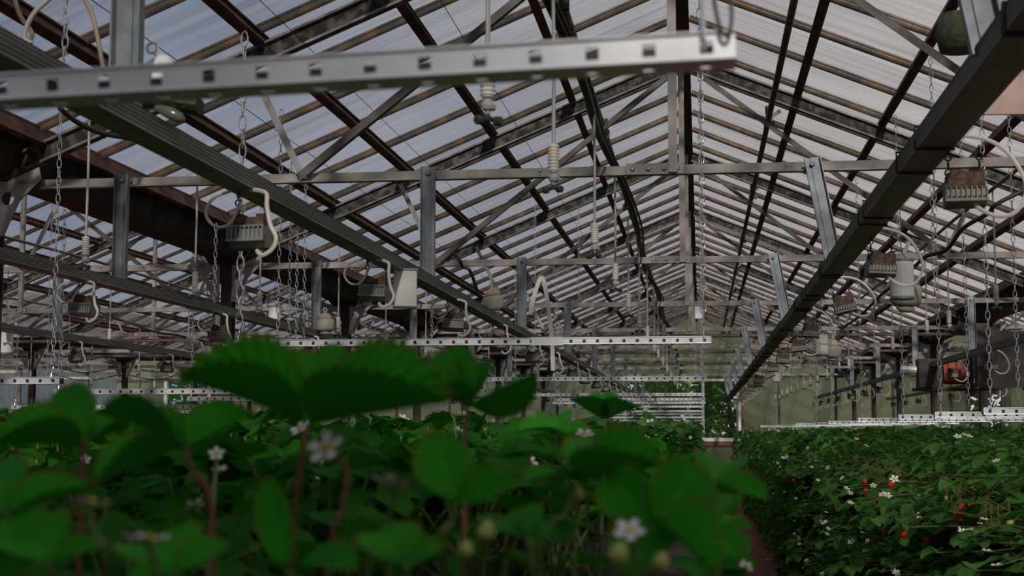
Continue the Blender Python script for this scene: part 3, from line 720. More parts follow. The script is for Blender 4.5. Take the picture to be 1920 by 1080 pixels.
# the regular rows over the left bed
rows = [(5.9, .352, -1.97, .045), (10.33, .355, -1.97, .05), (15.1, .358, -1.97, .04), (16.8, .345, -1.7, .05), (19.3, .353, -1.97, .06), (23.5, .37, -1.97, .05), (26.5, .335, -1.97, .05), (28.0, .30, -1.97, .05), (29.5, .25, -1.9, .05), (31.5, .2, -1.9, .05), (32.6, .14, -1.9, .05)]
for k, (y, z, xl, xr) in enumerate(rows):
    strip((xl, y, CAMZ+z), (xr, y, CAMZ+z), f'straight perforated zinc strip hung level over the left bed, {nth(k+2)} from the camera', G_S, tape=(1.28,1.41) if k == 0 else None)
    chain((xr-.03, y, CAMZ+2.45), (xr-.03, y, CAMZ+z+.08), f'zinc chain on the right end of the {nth(k+2)} strip over the left bed', G_C, link=.055 if k == 0 else .045)
    chain((xl+.03, y, ZR(1.9)-.06), (xl+.03, y, CAMZ+z+.08), f'zinc chain on the left end of the {nth(k+2)} strip over the left bed', G_C, link=.075 if k == 0 else .045)
# low strips over the right bed
for k, (y, z) in enumerate([(6.4,.068),(7.7,.066),(9.1,.067),(11.4,.066),(14.0,.06),(15.8,.056),(18.8,.06),(24,.06),(30,.07)]):
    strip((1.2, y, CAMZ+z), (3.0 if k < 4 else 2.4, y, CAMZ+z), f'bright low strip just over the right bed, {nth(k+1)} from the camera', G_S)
    chain((1.23, y, ZR(1.3)-.06), (1.23, y, CAMZ+z+.08), f'zinc chain on the left end of the {nth(k+1)} strip over the right bed', G_C, link=.045)
    if k < 3: chain((1.62, y, ZR(1.7)-.06), (1.62, y, CAMZ+z+.08), f'inner chain of the {nth(k+1)} strip over the right bed', G_C, link=.045)
# strips over the bed beyond, at the left
for k, (y, z, xl, xr) in enumerate([(5.5,.185,-3.2,-2.55),(7.1,.185,-3.32,-2.1),(9.0,.19,-3.3,-2.55),(10.0,.155,-5.0,-3.5),(12.4,.15,-5.9,-4.1)]):
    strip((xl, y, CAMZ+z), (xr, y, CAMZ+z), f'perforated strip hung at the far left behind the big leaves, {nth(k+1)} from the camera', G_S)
    chain((xr-.03, y, min(ZR(min(abs(xr-XC), 6.5-abs(xr-XC)))-.08, 9)), (xr-.03, y, CAMZ+z+.08), f'zinc chain on the right end of the {nth(k+1)} strip at the far left', G_C, link=.045)
    zt_ = ZR(min(abs(xl-XC), abs(6.5-abs(xl-XC))))-.08
    chain((xl+.03, y, zt_), (xl+.03, y, CAMZ+z+.08), f'zinc chain on the left end of the {nth(k+1)} strip at the far left', G_C, link=.045)
# loose hanging chains
for k, (px, y0, y1, d, lk) in enumerate([(125,-20,112,3.4,.04),(575,230,640,8.6,.045),(548,200,640,7.9,.045),(1003,270,640,12.2,.045),(1084,300,560,13.2,.045),(1745,300,560,8.0,.045),(405,420,650,8.2,.05)]):
    a = P(px, y0, d); c = P(px, y1, d); c = V((a.x, a.y, c.z))
    zmax = ZR(abs(a.x-XC))-.08
    if a.z > zmax: a.z = zmax
    chain(a, c, ['short chain dangling beside the pale cable loops near the top corner', 'thin chain hanging loose in front of the left post plates', 'thin chain hanging loose beside the second left post', 'thin chain hanging loose in the middle of the left slope', 'thin chain hanging loose left of the dark water pipe', 'thin chain hanging loose beside the right slanting rail', 'thin chain hanging loose against the second left post'][k], G_C, lk)

# ------------------------------------------------------------------ canisters and lamps
def make_canister(rect):
    t = thing('hanging_canister', '', 'canister', (0,0,0))
    b = MB()
    if rect: b.prof((0,0,-.16), (0,0,0), [(-.045,-.035),(.045,-.035),(.05,-.03),(.05,.03),(.045,.035),(-.045,.035),(-.05,.03),(-.05,-.03)], up=(0,1,0))
    else: b.lathe([(.047,-.155),(.05,-.15),(.05,-.01),(.047,0)], (0,0,0), 20)
    b.build('can_body', M['white'], t, smooth=not rect and False)
    b = MB()
    if rect: b.box((0,0,.004), (.108,.08,.008)); b.box((0,0,-.164), (.106,.076,.007))
    else: b.lathe([(.054,0),(.054,.008),(.02,.012)], (0,0,0), 20); b.lathe([(.052,-.164),(.052,-.156)], (0,0,0), 20)
    b.build('rim_cap', M['galv'], t)
    b = MB(); b.tube(curve([(-.055,0,.0),(-.06,0,.03),(-.02,0,.045),(.0,0,.05)],4), .005, 5); b.build('lead_cable', M['black'], t)
    if not rect: b = MB(); b.tube([(.02,0,.01),(.0,0,.04),(0,0,.42)], .002, 5); b.build('hanger_wire', M['dark'], t)
    return t
can = [make_canister(True), make_canister(False)]; cu = [0, 0]
def canister(kind, px, py, d, label, rz=0, s=1):
    o = can[kind] if not cu[kind] else copy_tree(can[kind]); cu[kind] = 1
    o.location = P(px, py, d); o.rotation_euler = (0,0,rz); o.scale = (s,s,s); o['label'] = label; o['group'] = 'control gear canisters'
for a in [(0,760,508,5.7,'white boxy canister hung beneath the pale ribbed rail',.3,.9),(1,1690,490,6.6,'white round canister with printed front beside the right slanting rail',0,1.05),(1,515,576,10.2,'white round canister next to the hanger left of the big leaf',0,.9),
          (1,1540,627,11.2,'white round canister beside the fourth fixture of the right slanting rail',0,1),(0,1310,574,14,'white boxy canister with a wire loop hung just right of the ridge',0,.75),(1,1455,690,17,'small white canister further along the right slanting rail',0,1),(1,12,620,9.4,'white canister half hidden by the post at the far left',0,1.0)]: canister(*a)
for k, (x, z, dd) in enumerate([(1.66+.0, .0, 0)]): pass

def make_lamp():
    t = thing('greenhouse_lamp', '', 'lamp', (0,0,0))
    b = MB(); b.lathe([(.03,-.12),(.055,-.115),(.062,-.1),(.064,-.055),(.058,-.035),(.05,-.03)], (0,0,0), 18); b.build('lamp_body', M['beige'], t, smooth=True)
    b = MB(); b.lathe([(.056,-.032),(.045,-.012),(.028,.006),(.012,.014),(.008,.02)], (0,0,0), 16); b.build('cap', M['pinkish'], t, smooth=True)
    b = MB(); b.ring((0,0,.034), .013, .004, (0,1,0), 12, 5); b.ring((.045,0,-.002), .010, .0035, (0,1,0), 10, 5); b.build('hanging_ring', M['cable'], t)
    b = MB(); b.lathe([(.03,-.119),(.04,-.13),(.022,-.145)], (0,0,0), 14); b.build('lamp_glass', M['glass_bulb'], t, smooth=True)
    return t
lamp0 = make_lamp(); lu = 0
for px, py, d, s, label in [(922,545,8.6,1.0,'beige canister lamp with faded pink cap beside the pale ribbed rail'),(1047,622,13.5,1.0,'beige canister lamp behind the second perforated strip'),(610,590,9.8,1.0,'beige lamp with pink cap just above the big leaf'),(1700,520,7.3,1.2,'beige lamp behind the white printed canister'),(360,630,11.5,1.0,'beige lamp peeping over the left edge of the big leaf'),
                            (1115,680,19,1.1,'small beige lamp at the far end of the pale ribbed rail'),(1562,640,13.0,1.2,'beige lamp right of the white canister on the slanting rail'),(820,695,12.5,1.0,'beige lamp low behind the upright leaf')]:
    o = lamp0 if not lu else copy_tree(lamp0); lu = 1
    o.location = P(px, py, d); o.scale = (s,s,s); o.rotation_euler = (rnd.uniform(-.1,.1), rnd.uniform(-.15,.15), rnd.uniform(0,6)); o['label'] = label; o['group'] = 'canister lamps'
# the big lamp behind the closest strip
c0 = P(300, 140, 3.05)
t = thing('reflector_lamp', 'white-capped lamp with mossy reflector half hidden behind the closest overhead strip', 'lamp', c0)
b = MB(); b.lathe([(.012,.045),(.026,.03),(.05,.0),(.058,-.02),(.05,-.03)], (0,0,0), 18, (.25,0,.97)); b.build('lamp_cap', M['white'], t, smooth=True)
b = MB(); b.ring((-.02,0,.062), .012, .0035, (0,1,0), 12, 5); b.ring((.062,0,-.0), .011, .0035, (0,1,0), 12, 5); b.build('hanging_ring', M['white'], t)
b = MB(); b.tube([(-.018,0,.05),(.062,0,-.01)], .0012, 4); b.build('guy_wire', M['black'], t)
b = MB(); b.prof((-.04,-.02,-.05), (.095,-.0,-.07), [(-.045,-.012),(-.03,-.022),(.03,-.022),(.045,-.012),(.04,.012),(-.04,.012)]); b.build('reflector', M['moss'], t)
b = MB(); b.lathe([(.006,0),(.013,.012),(.015,.045),(.012,.07),(.004,.08)], (.0,-.03,-.075), 14, (.8,0,-.42)); b.build('bulb', M['dimglass'], t, smooth=True)
# pale panel and round drum behind the near hanger at the right
b = MB(); b.box((0,0,0), (.11,.012,.42)); o = b.build('hanging_board', M['pinkish'], loc=P(1876, 70, 3.9)); o.rotation_euler = (0, .0, .1); tag(o, 'faded pinkish board hung behind the near right hanger', 'board')
b = MB(); b.lathe([(.02,-.05),(.05,-.045),(.06,0),(.05,.045),(.02,.05)], (0,0,0), 18); o = b.build('round_drum', M['moss'], loc=P(1800, 62, 3.6), smooth=True); tag(o, 'mossy round drum peeking out left of the near right hanger', 'drum')

# ------------------------------------------------------------------ loose cables, hoses and the white strap
def hose(pts, r, m, name, label, cat, n=6):
    pts = [P(*p) for p in pts]; o0 = pts[0]; b = MB(); b.tube(curve([p-o0 for p in pts], 6), r, n)
    return tag(b.build(name, m, loc=o0, smooth=True), label, cat)
hose([(60,80,3.3),(45,70,3.3),(60,30,3.3),(90,0,3.3),(120,-25,3.3)], .006, M['cable'], 'hanging_cable', 'white cable arching up at the top left corner', 'cable')
hose([(150,-15,3.2),(172,25,3.2),(183,70,3.2),(192,120,3.2),(198,142,3.2)], .0055, M['tan'], 'hanging_cable', 'tan cable hanging down beside the near left hanger', 'cable')
hose([(25,-12,3.4),(38,30,3.4),(60,62,3.4),(52,80,3.4)], .006, M['tan'], 'hanging_cable', 'short brown cable curling down at the very corner', 'cable')
hose([(112,202,4.2),(140,226,4.3),(185,248,4.4),(240,259,4.5),(300,273,4.7),(345,306,4.9),(420,333,5.2),(505,388,5.9),(575,425,6.5),(650,462,7.2),(720,497,7.9)], .0085, M['black'], 'hanging_hose', 'thick black hose sagging alongside the pale ribbed rail', 'hose')
hose([(1930,352,6.2),(1868,383,6.2),(1853,400,6.3),(1806,428,6.5),(1775,468,6.8),(1738,480,7),(1715,500,7.2),(1690,525,7.6),(1655,550,8.4),(1615,590,10),(1580,615,11.5)], .010, M['black'], 'hanging_hose', 'black hose winding down the right slope behind the chains', 'hose')
hose([(838,490,9.7),(850,476,9.7),(862,488,9.7),(867,500,9.8),(880,506,9.8),(890,530,9.9),(897,555,10)], .012, M['black'], 'hanging_hose', 'stiff dark bent hose hooked over the second tie beam', 'hose')
hose([(110,560,13),(200,590,13),(290,622,13.2),(330,628,13.5),(385,640,14)], .011, M['black'], 'hanging_hose', 'black hose drooping across the left bay', 'hose')
for k, (y0, dd) in enumerate([(660,20),(685,22),(700,24)]):
    hose([(95,y0,dd),(160,y0+14,dd),(230,y0+3,dd),(290,y0+12,dd),(330,y0+4,dd)], .010, M['black'], 'hanging_cable', f'dark wavy cable low in the far left bay, {["upper","middle","lowest"][k]} of three', 'cable')
# strap
pl = [P(*q) for q in [(994,590,9.6),(1000,560,9.6),(1008,535,9.6),(1014,521,9.6),(1019,524,9.6),(1026,560,9.6),(1031,600,9.6),(1035,640,9.6),(1037,695,9.6)]]
b = MB(); cc = curve(pl, 4); o0 = cc[0]
for i in range(len(cc)-1): b.prof(cc[i]-o0, cc[i+1]-o0, [(-.014,-.002),(.014,-.002),(.014,.002),(-.014,.002)], up=(0,1,0.01))
tag(b.build('hanging_strap', M['ivory'], loc=o0), 'pale fabric strap hung as an upside-down hairpin over the third tie beam', 'strap')
# hook of the closest strip
hose([(1338,-10,1.37),(1342,20,1.37),(1352,58,1.36),(1366,66,1.36),(1372,30,1.37),(1368,-10,1.37)], .0022, M['dark'], 'wire_hook', 'blurred bent wire hook at the right end of the closest strip', 'hook')

# ------------------------------------------------------------------ drive motor and fan housing at the right posts
c0 = P(1790, 700, 15.6)
t = thing('drive_motor', 'rusty orange drive motor on a bracket at the right posts', 'motor', c0)
b = MB(); b.lathe([(.04,-.13),(.105,-.125),(.115,-.1),(.115,.1),(.1,.115)], (0,0,0), 22, (1,0,0)); b.build('motor_body', M['orange'], t, smooth=False)
b = MB(); b.box((-.26,0,0), (.24,.24,.30)); b.build('gear_case', M['column'], t)
b = MB()
for q in range(11): b.box((.15,-.0,-.2+.04*q), (.09,.2,.012))
b.box((.16,.02,.0), (.05,.14,.46)); b.build('cooling_fins', M['dark'], t)
b = MB(); b.tube([(-.40,-.05,.03),(-.56,-.05,.04)], .045, 10); b.build('shiny_coupling', M['zinc'], t)
b = MB(); b.box((-.05,0,-.17), (.75,.22,.03)); b.build('mount_bracket', M['rust'], t)
c0 = P(1885, 685, 14.6)
t = thing('fan_housing', 'wide grey rounded fan housing plate at the right posts', 'fan housing', c0)
b = MB(); b.prof((0,-.08,0), (0,.08,0), [(-.18,-.22),(.2,-.22),(.28,-.14),(.32,0),(.32,.3),(-.18,.34)]); b.build('housing_shell', M['plate'], t)
b = MB(); b.box((-.22,0,.1), (.12,.18,.62)); b.build('side_duct', M['column'], t)

# ------------------------------------------------------------------ planting beds
def bed(x0, x1, y0, y1, zt, label):
    t = thing('planting_bed', label, 'planting bed', ((x0+x1)/2, (y0+y1)/2, 0)); w, l = x1-x0, y1-y0
    b = MB(); b.prof((0,-l/2,0), (0,l/2,0), [(-w/2+.08,0),(w/2-.08,0),(w/2-.02,zt-.06),(-w/2+.02,zt-.06)]); b.build('bed_side', M['bedside'], t)
    b = MB(); n = int(l/.25); 
    R = [[b.vert((-w/2+w*i/8, -l/2+l*j/n, zt-.035+.03*math.sin(PI*i/8)+rnd.uniform(-.012,.012))) for i in range(9)] for j in range(n+1)]
    for j in range(n):
        for i in range(8): b.face((R[j][i], R[j][i+1], R[j+1][i+1], R[j+1][i]))
    b.build('bed_soil', M['soil'], t)
    for s in (-1, 1):
        b = MB(); b.bar((s*w/2,-l/2,zt-.05), (s*w/2,l/2,zt-.05), .02, .06); b.build('edge_board', M['bedside'], t)
    return t
ZB = CAMZ-.23
bed(-2.3, .0, .35, 33.2, ZB, 'long raised strawberry bed right under the camera')
bed(1.02, 3.0, 3.0, 33.2, ZB, 'long raised strawberry bed beyond the path on the right')
bed(-5.9, -3.7, 8.0, 33.2, ZB, 'raised bed beyond the left posts, mostly hidden by leaves')

# ------------------------------------------------------------------ strawberry leaves
def leaflet(mb, base, tip, width, nrm, fold=.35, curl=.15, droop=.1, nu=9, nv=6, serr=True, petl=.06, cap=.82):
    """one toothed leaflet; nv even columns across"""
    base, tip, nrm = V(base), V(tip), V(nrm).normalized()
    ax = tip-base; L = ax.length; ax.normalize(); nrm = (nrm-ax*nrm.dot(ax)).normalized(); sd = ax.cross(nrm)
    width = min(width, cap*L)
    rows = []
    for i in range(nu+1):
        u = i/nu; uu = petl+(1-petl)*u
        w = width*.5*(math.sin(PI*min(1, u**.82*.985+.012))**.62) if 0 < u < 1 else width*.5*(.03 if u == 0 else .12)
        row = []
        for j in range(nv+1):
            v = 2*j/nv-1
            ww = w
            tooth = 0
            if serr and abs(v) > .99: ww = w*(1.0+(.09 if i % 2 else -.06)); tooth = (.03 if i % 2 else -.012)*L
            lift = abs(v)*ww*math.sin(fold)*1.0 + curl*width*.18*(v*v-abs(v)) 
            lat = v*ww*math.cos(fold)
            p = base+ax*(L*uu-(abs(v)*.0)+tooth)+sd*lat+nrm*(lift-droop*L*u*u+.02*L*math.sin(u*PI)) 
            row.append(mb.vert(p, (u, j/nv)))
        rows.append(row)
    for i in range(nu):
        for j in range(nv): mb.face((rows[i][j], rows[i][j+1], rows[i+1][j+1], rows[i+1][j]))
def trifoliate(mb, J, axis, nrm, size, q=1, fold=.35, droop=.15, rr=rnd):
    axis = V(axis).normalized(); nrm = V(nrm); nrm = (nrm-axis*nrm.dot(axis)).normalized()
    nu, nv = ((9,6), (6,4), (4,2))[q]
    for a, k in ((0,1.0),(1.25,.92),(-1.25,.92)):
        d = Matrix.Rotation(a+rr.uniform(-.12,.12), 3, nrm) @ axis
        n2 = (nrm+V((rr.uniform(-.18,.18), rr.uniform(-.18,.18), 0))).normalized()
        leaflet(mb, J, V(J)+d*size*k, size*.86*rr.uniform(.9,1.08), n2, fold+rr.uniform(-.12,.15), .2, droop+rr.uniform(-.08,.1), nu, nv, q < 2)
def flower(mb, c, nrm, s):
    nrm = V(nrm).normalized(); a = nrm.orthogonal().normalized(); c = V(c)
    mb.cur = 0
    for k in range(5):
        d = Matrix.Rotation(2*PI*k/5+.2, 3, nrm) @ a; sd = nrm.cross(d)
        pts = []
        for r, w in ((.18,.06),(.45,.24),(.75,.27),(.95,.16)):
            pts.append((c+d*r*s-sd*w*s+nrm*s*(.18*r*r+.03), c+d*r*s+nrm*s*(.18*r*r-.02), c+d*r*s+sd*w*s+nrm*s*(.18*r*r+.03)))
        ids = [[mb.vert(p) for p in row] for row in pts]
        for i in range(3):
            for j in range(2): mb.face((ids[i][j], ids[i][j+1], ids[i+1][j+1], ids[i+1][j]))
    mb.cur = 1; mb.lathe([(.26*s,.0),(.3*s,.06*s),(.24*s,.16*s),(.1*s,.2*s)], c, 10, nrm)
    mb.cur = 2; mb.lathe([(.03*s,-.3*s),(.06*s,-.1*s),(.25*s,-.01*s)], c, 6, nrm)
    for k in range(5):
        d = Matrix.Rotation(2*PI*(k+.5)/5+.2, 3, nrm) @ a; sd = nrm.cross(d)
        mb.face([mb.vert(c+d*.15*s-sd*.1*s-nrm*.02*s), mb.vert(c+d*.75*s-nrm*.02*s), mb.vert(c+d*.15*s+sd*.1*s-nrm*.02*s)])
    mb.cur = 0
FM = [M['petal'], M['pollen'], M['stem']]
def berry(mb, c, s, axis=(0,0,-1)):
    mb.lathe([(.25*s,-.05*s),(.5*s,.05*s),(.56*s,.3*s),(.48*s,.65*s),(.28*s,.98*s),(.08*s,1.15*s)], c, 12, axis)
def calyx(mb, c, s):
    c = V(c)
    for k in range(7):
        a = 2*PI*k/7; d = V((math.cos(a), math.sin(a), 0)); sd = V((-math.sin(a), math.cos(a), 0))
        mb.face([mb.vert(c+sd*.12*s+V((0,0,.08*s))), mb.vert(c+d*.6*s+V((0,0,-.05*s))), mb.vert(c-sd*.12*s+V((0,0,.08*s)))])

def make_plant(seed, q, size, spread, nleaf, lm, nfl, nbe, h=.2, lean=V((0,0,0))):
    rr = random.Random(seed)
    t = thing('strawberry_plant', '', 'strawberry plant', (0,0,0))
    lf, st = MB(), MB()
    for k in range(nleaf):
        a = 2.4*k+rr.uniform(-.4,.4); f = (k+.6)/nleaf; rad = spread*(f**.6)*rr.uniform(.75,1.1)
        hz = h*(1.05-.55*f)*rr.uniform(.8,1.12)
        d = V((math.cos(a), math.sin(a), 0)); J = d*rad+V((0,0,hz))+lean*rr.uniform(.6,1.1)*(.4+f)
        nrm = V((d.x*.55*f+rr.uniform(-.25,.25), d.y*.55*f+rr.uniform(-.25,.25), 1)) + lean*2.2
        axis = d+V((0,0,rr.uniform(-.35,.25)))+lean
        trifoliate(lf, J, axis, nrm, size*rr.uniform(.75,1.1), q, rr.uniform(.15,.5), rr.uniform(.05,.3), rr)
        st.tube(curve([(d.x*.015,d.y*.015,.0), J*.55+V((0,0,hz*.12)), J], 3), .0022, 4 if q else 5, False)
    lf.build('foliage', lm, t, smooth=True)
    st.build('petioles', M['stem'], t)
    def outp(rlo, rhi, zlo, zhi):
        a = rr.uniform(0, 6.28)
        if lean.length > .01: a = math.atan2(lean.y, lean.x)+rr.uniform(-1.1,1.1)
        r = spread*rr.uniform(rlo, rhi); return V((math.cos(a)*r, math.sin(a)*r, h*rr.uniform(zlo, zhi)))+lean*1.1
    for k in range(nfl):
        c = outp(.5,1.2,.75,1.12); b = MB(); flower(b, c, (rr.uniform(-.5,.5), -.5+rr.uniform(-.4,.4), .8)+0*V((0,0,0)) if False else V((rr.uniform(-.5,.5), -.5+rr.uniform(-.4,.4), .8)), rr.uniform(.013,.017)); fo = b.build('flower', FM, t); fo['label'] = 'white five-petalled flower with a yellow centre'
        b = MB(); b.tube(curve([(0,0,.01), c*.5+V((0,0,.04)), c-V((0,0,.004))],3), .0012, 4, False); b.build('flower_stalk', M['stem'], fo)
    for k in range(nbe):
        c = outp(.8,1.25,.05,.4); red = rr.random() < .6; s = rr.uniform(.017,.024); b = MB(); berry(b, c, s); bo = b.build('berry', M['berry'] if red else M['unripe'], t, smooth=True)
        bo['label'] = 'red ripe berry' if red else 'pale green unripe berry'
        b = MB(); calyx(b, c, s); b.build('calyx', M['stem'], bo)
        b = MB(); b.tube(curve([(0,0,.02), c*.6+V((0,0,.05)), c+V((0,0,.002))],3), .0011, 4, False); b.build('fruit_stalk', M['straw'], bo)
    return t
protosL = [make_plant(11+i, 0 if i < 3 else 1, .088, .19, 10, M['leaf'], [1,0,2,0,1,0][i], [0,0,0,1,0,0][i], h=.2) for i in range(6)]
LEAN = V((-.11, 0, -.05))
protosR = [make_plant(31+i, 0 if i < 2 else 1, .082, .17, 12, M['leaf_r'], [1,2,0,1][i], [0,1,0,0][i], h=.2) for i in range(4)]
protosS = [make_plant(51+i, 0 if i < 2 else 1, .08, .17, 13, M['leaf_r'], [1,1,2,0][i], [0,1,0,0][i], h=.13, lean=LEAN) for i in range(4)]
pu = set(); cnt = {}
def put_plant(protos, p, s, rowkey, rowtext, rz=None, keep=False):
    i = rnd.randrange(len(protos)); o0 = protos[i]
    if o0.name not in pu: o = o0; pu.add(o0.name)
    else: o = copy_tree(o0)
    o.location = p; o.scale = (s,s,s*rnd.uniform(.9,1.1)); o.rotation_euler = (rnd.uniform(-.1,.1), rnd.uniform(-.1,.1), rnd.uniform(0,6.28) if not keep else rnd.uniform(-.5,.5))
    cnt[rowkey] = cnt.get(rowkey, 0)+1
    o['label'] = f'{rowtext}, {nth(cnt[rowkey])} from the camera'; o['group'] = 'strawberry plants in the beds'
# left bed
cols = [(-.25,'in the first row of the near bed'),(-.42,'in the second row of the near bed'),(-.60,'in the third row of the near bed'),(-.80,'in the fourth row of the near bed'),(-.92,'in the fifth row of the near bed'),(-1.22,'in the sixth row of the near bed'),(-1.55,'in the seventh row of the near bed'),(-1.9,'in the outermost row of the near bed')]
LW = ['leafy strawberry plant', 'bushy green strawberry plant', 'low strawberry plant']
for ci, (x, tx) in enumerate(cols):
    y = 1.35+.1*(ci % 2)
    while y < 9.5:
        if x > -.487*y-.25 and x < .40*y:
            s = (.78 if y < 1.7 else (1.0 if y < 2.6 else 1.05 if ci < 2 else 1.2))*rnd.uniform(.85,1.1)
            put_plant(protosL, (x+rnd.uniform(-.06,.06), y+rnd.uniform(-.05,.05), ZB-.02), s, 'L%d' % ci, 'strawberry plant '+tx)
        y += .30 if y < 4 else .62
# right bed: top rows and the side facing the path
for ci, (x, z, dy, ymax, tx, pr, keep) in enumerate([(1.12, ZB-.05, .30, 13.5, 'along the path edge of the right bed', protosR, False), (1.48, ZB-.02, .36, 12.0, 'second row of the right bed', protosR, False), (1.95, ZB-.02, .5, 11.5, 'third row of the right bed', protosR, False),
                                                 (.97, ZB-.10, .27, 13.0, 'hanging high on the right bed side', protosS, True), (.95, ZB-.36, .27, 12.5, 'hanging halfway down the right bed side', protosS, True), (.94, ZB-.62, .29, 11.5, 'hanging low on the right bed side', protosS, True), (.94, ZB-.88, .32, 10.0, 'at the foot of the right bed side', protosS, True)]):
    y = 3.5+.1*ci
    if ci in (0,): y = 4.2
    if ci == 1: y = 4.6
    if ci == 2: y = 5.2
    while y < ymax:
        put_plant(pr, (x+rnd.uniform(-.04,.04), y+rnd.uniform(-.05,.05), z+rnd.uniform(-.04,.04)), rnd.uniform(.85,1.15), 'R%d' % ci, 'strawberry plant '+tx, keep=keep)
        y += dy*(1 if y < 8 else 1.45)
for pr in protosL+protosR+protosS:
    if pr.name not in pu:
        for c in list(pr.children_recursive): bpy.data.objects.remove(c)
        bpy.data.objects.remove(pr)
# the rest of the plants, too far to count
lf = MB()
def far_leaf(c, s, lean):
    n = V((rnd.uniform(-.6,.6), rnd.uniform(-.7,.3), 1))+lean; d = V((rnd.gauss(0,1), rnd.gauss(0,1), rnd.uniform(-.2,.3)))
    lf.cur = 0; trifoliate(lf, c, d, n, s, 2, .35, .15)
    if rnd.random() < .10:
        lf.cur = 1; f = c+V((rnd.uniform(-.05,.05), -.03, .05))
        for k in range(5):
            a = 2*PI*k/5; lf.face([lf.vert(f), lf.vert(f+V((math.cos(a)*.012, -.004, math.sin(a)*.012))), lf.vert(f+V((math.cos(a+.9)*.012, -.004, math.sin(a+.9)*.012)))])
    lf.cur = 0
for k in range(2600):
    y = 9.4+23.4*rnd.random()**1.6; x = rnd.uniform(-2.25,-.02); far_leaf(V((x, y, ZB+rnd.uniform(.06,.29))), rnd.uniform(.07,.1), V((0,0,0)))
for k in range(3600):
    y = 11.5+21*rnd.random()**1.6; r = rnd.random()
    if r < .4: far_leaf(V((rnd.uniform(1.0,2.8), y, ZB+rnd.uniform(.06,.24))), rnd.uniform(.07,.1), V((0,0,0)))
    else: far_leaf(V((rnd.uniform(.68,.92), y, rnd.uniform(.08, ZB+.2))), rnd.uniform(.065,.095), V((-1.2,-.3,0)))
for k in range(1200):
    far_leaf(V((rnd.uniform(-5.8,-3.7), rnd.uniform(8,28), ZB+rnd.uniform(.03,.2))), .09, V((0,0,0)))
o = lf.build('strawberry_foliage', [M['leaf_r'], M['petal']]); tag(o, 'mass of distant strawberry plants filling the far ends of the beds', 'foliage', kind='stuff')

def berry_plant(label, crown, bs, seed):
    t = make_plant(seed, 1, .08, .17, 11, M['leaf_r'], 1, 0, h=.12, lean=LEAN); t.location = crown; t['label'] = label; t['group'] = 'strawberry plants in the beds'; crown = V(crown)
    for px, py, d, sz, red in bs:
        c = P(px, py, d)-crown; b = MB(); berry(b, c, sz, (rnd.uniform(-.3,.3), rnd.uniform(-.4,.1), -1)); bo = b.build('berry', M['berry'] if red else M['unripe'], t, smooth=True); bo['label'] = 'red ripe berry' if red else 'pale green unripe berry'
        b = MB(); calyx(b, c, sz); b.build('calyx', M['stem'], bo)
        b = MB(); b.tube(curve([(0,0,.02), c*.5+V((-.03,0,.07)), c+V((0,0,.06)), c+V((0,0,.002))],4), .0014, 5, False); b.build('fruit_stalk', M['straw'], bo)
berry_plant('strawberry plant with a loose scatter of red berries halfway along the right bed', (.95, 6.9, ZB-.12), [(1622,899,6.6,.022,1),(1672,903,6.2,.026,1),(1658,921,6.2,.022,1),(1668,926,6.1,.02,1),(1646,933,6.3,.022,1),(1624,917,6.6,.02,1)], 77)
berry_plant('strawberry plant with a tight bunch of red and green berries on arching stalks', (.97, 5.0, ZB-.10), [(1800,950,4.75,.024,1),(1797,960,4.7,.026,1),(1786,967,4.8,.024,0),(1803,940,4.8,.02,1),(1776,930,4.9,.018,0)], 78)
berry_plant('strawberry plant with one bright berry and green ones near the right frame edge', (.97, 4.45, ZB-.14), [(1850,983,4.35,.028,1),(1860,986,4.3,.02,1),(1873,988,4.3,.022,0),(1893,976,4.3,.02,0)], 79)

# dry runners over the edge of the right bed
b = MB()
for k in range(260):
    y = 4.3+9*rnd.random()**1.4; p0 = V((.98+rnd.uniform(-.05,.1), y, ZB-.01+rnd.uniform(-.05,.05)))
    d = V((rnd.uniform(-.16,-.02), rnd.uniform(-.12,.12), rnd.uniform(-.14,.05)))
    b.tube(curve([p0, p0+d*.5+V((0,0,.03)), p0+d],2), .0014, 4, False)
tag(b.build('dry_runners', M['straw']), 'tangle of dry straw-coloured runners along the right bed edge', 'runners', kind='stuff')

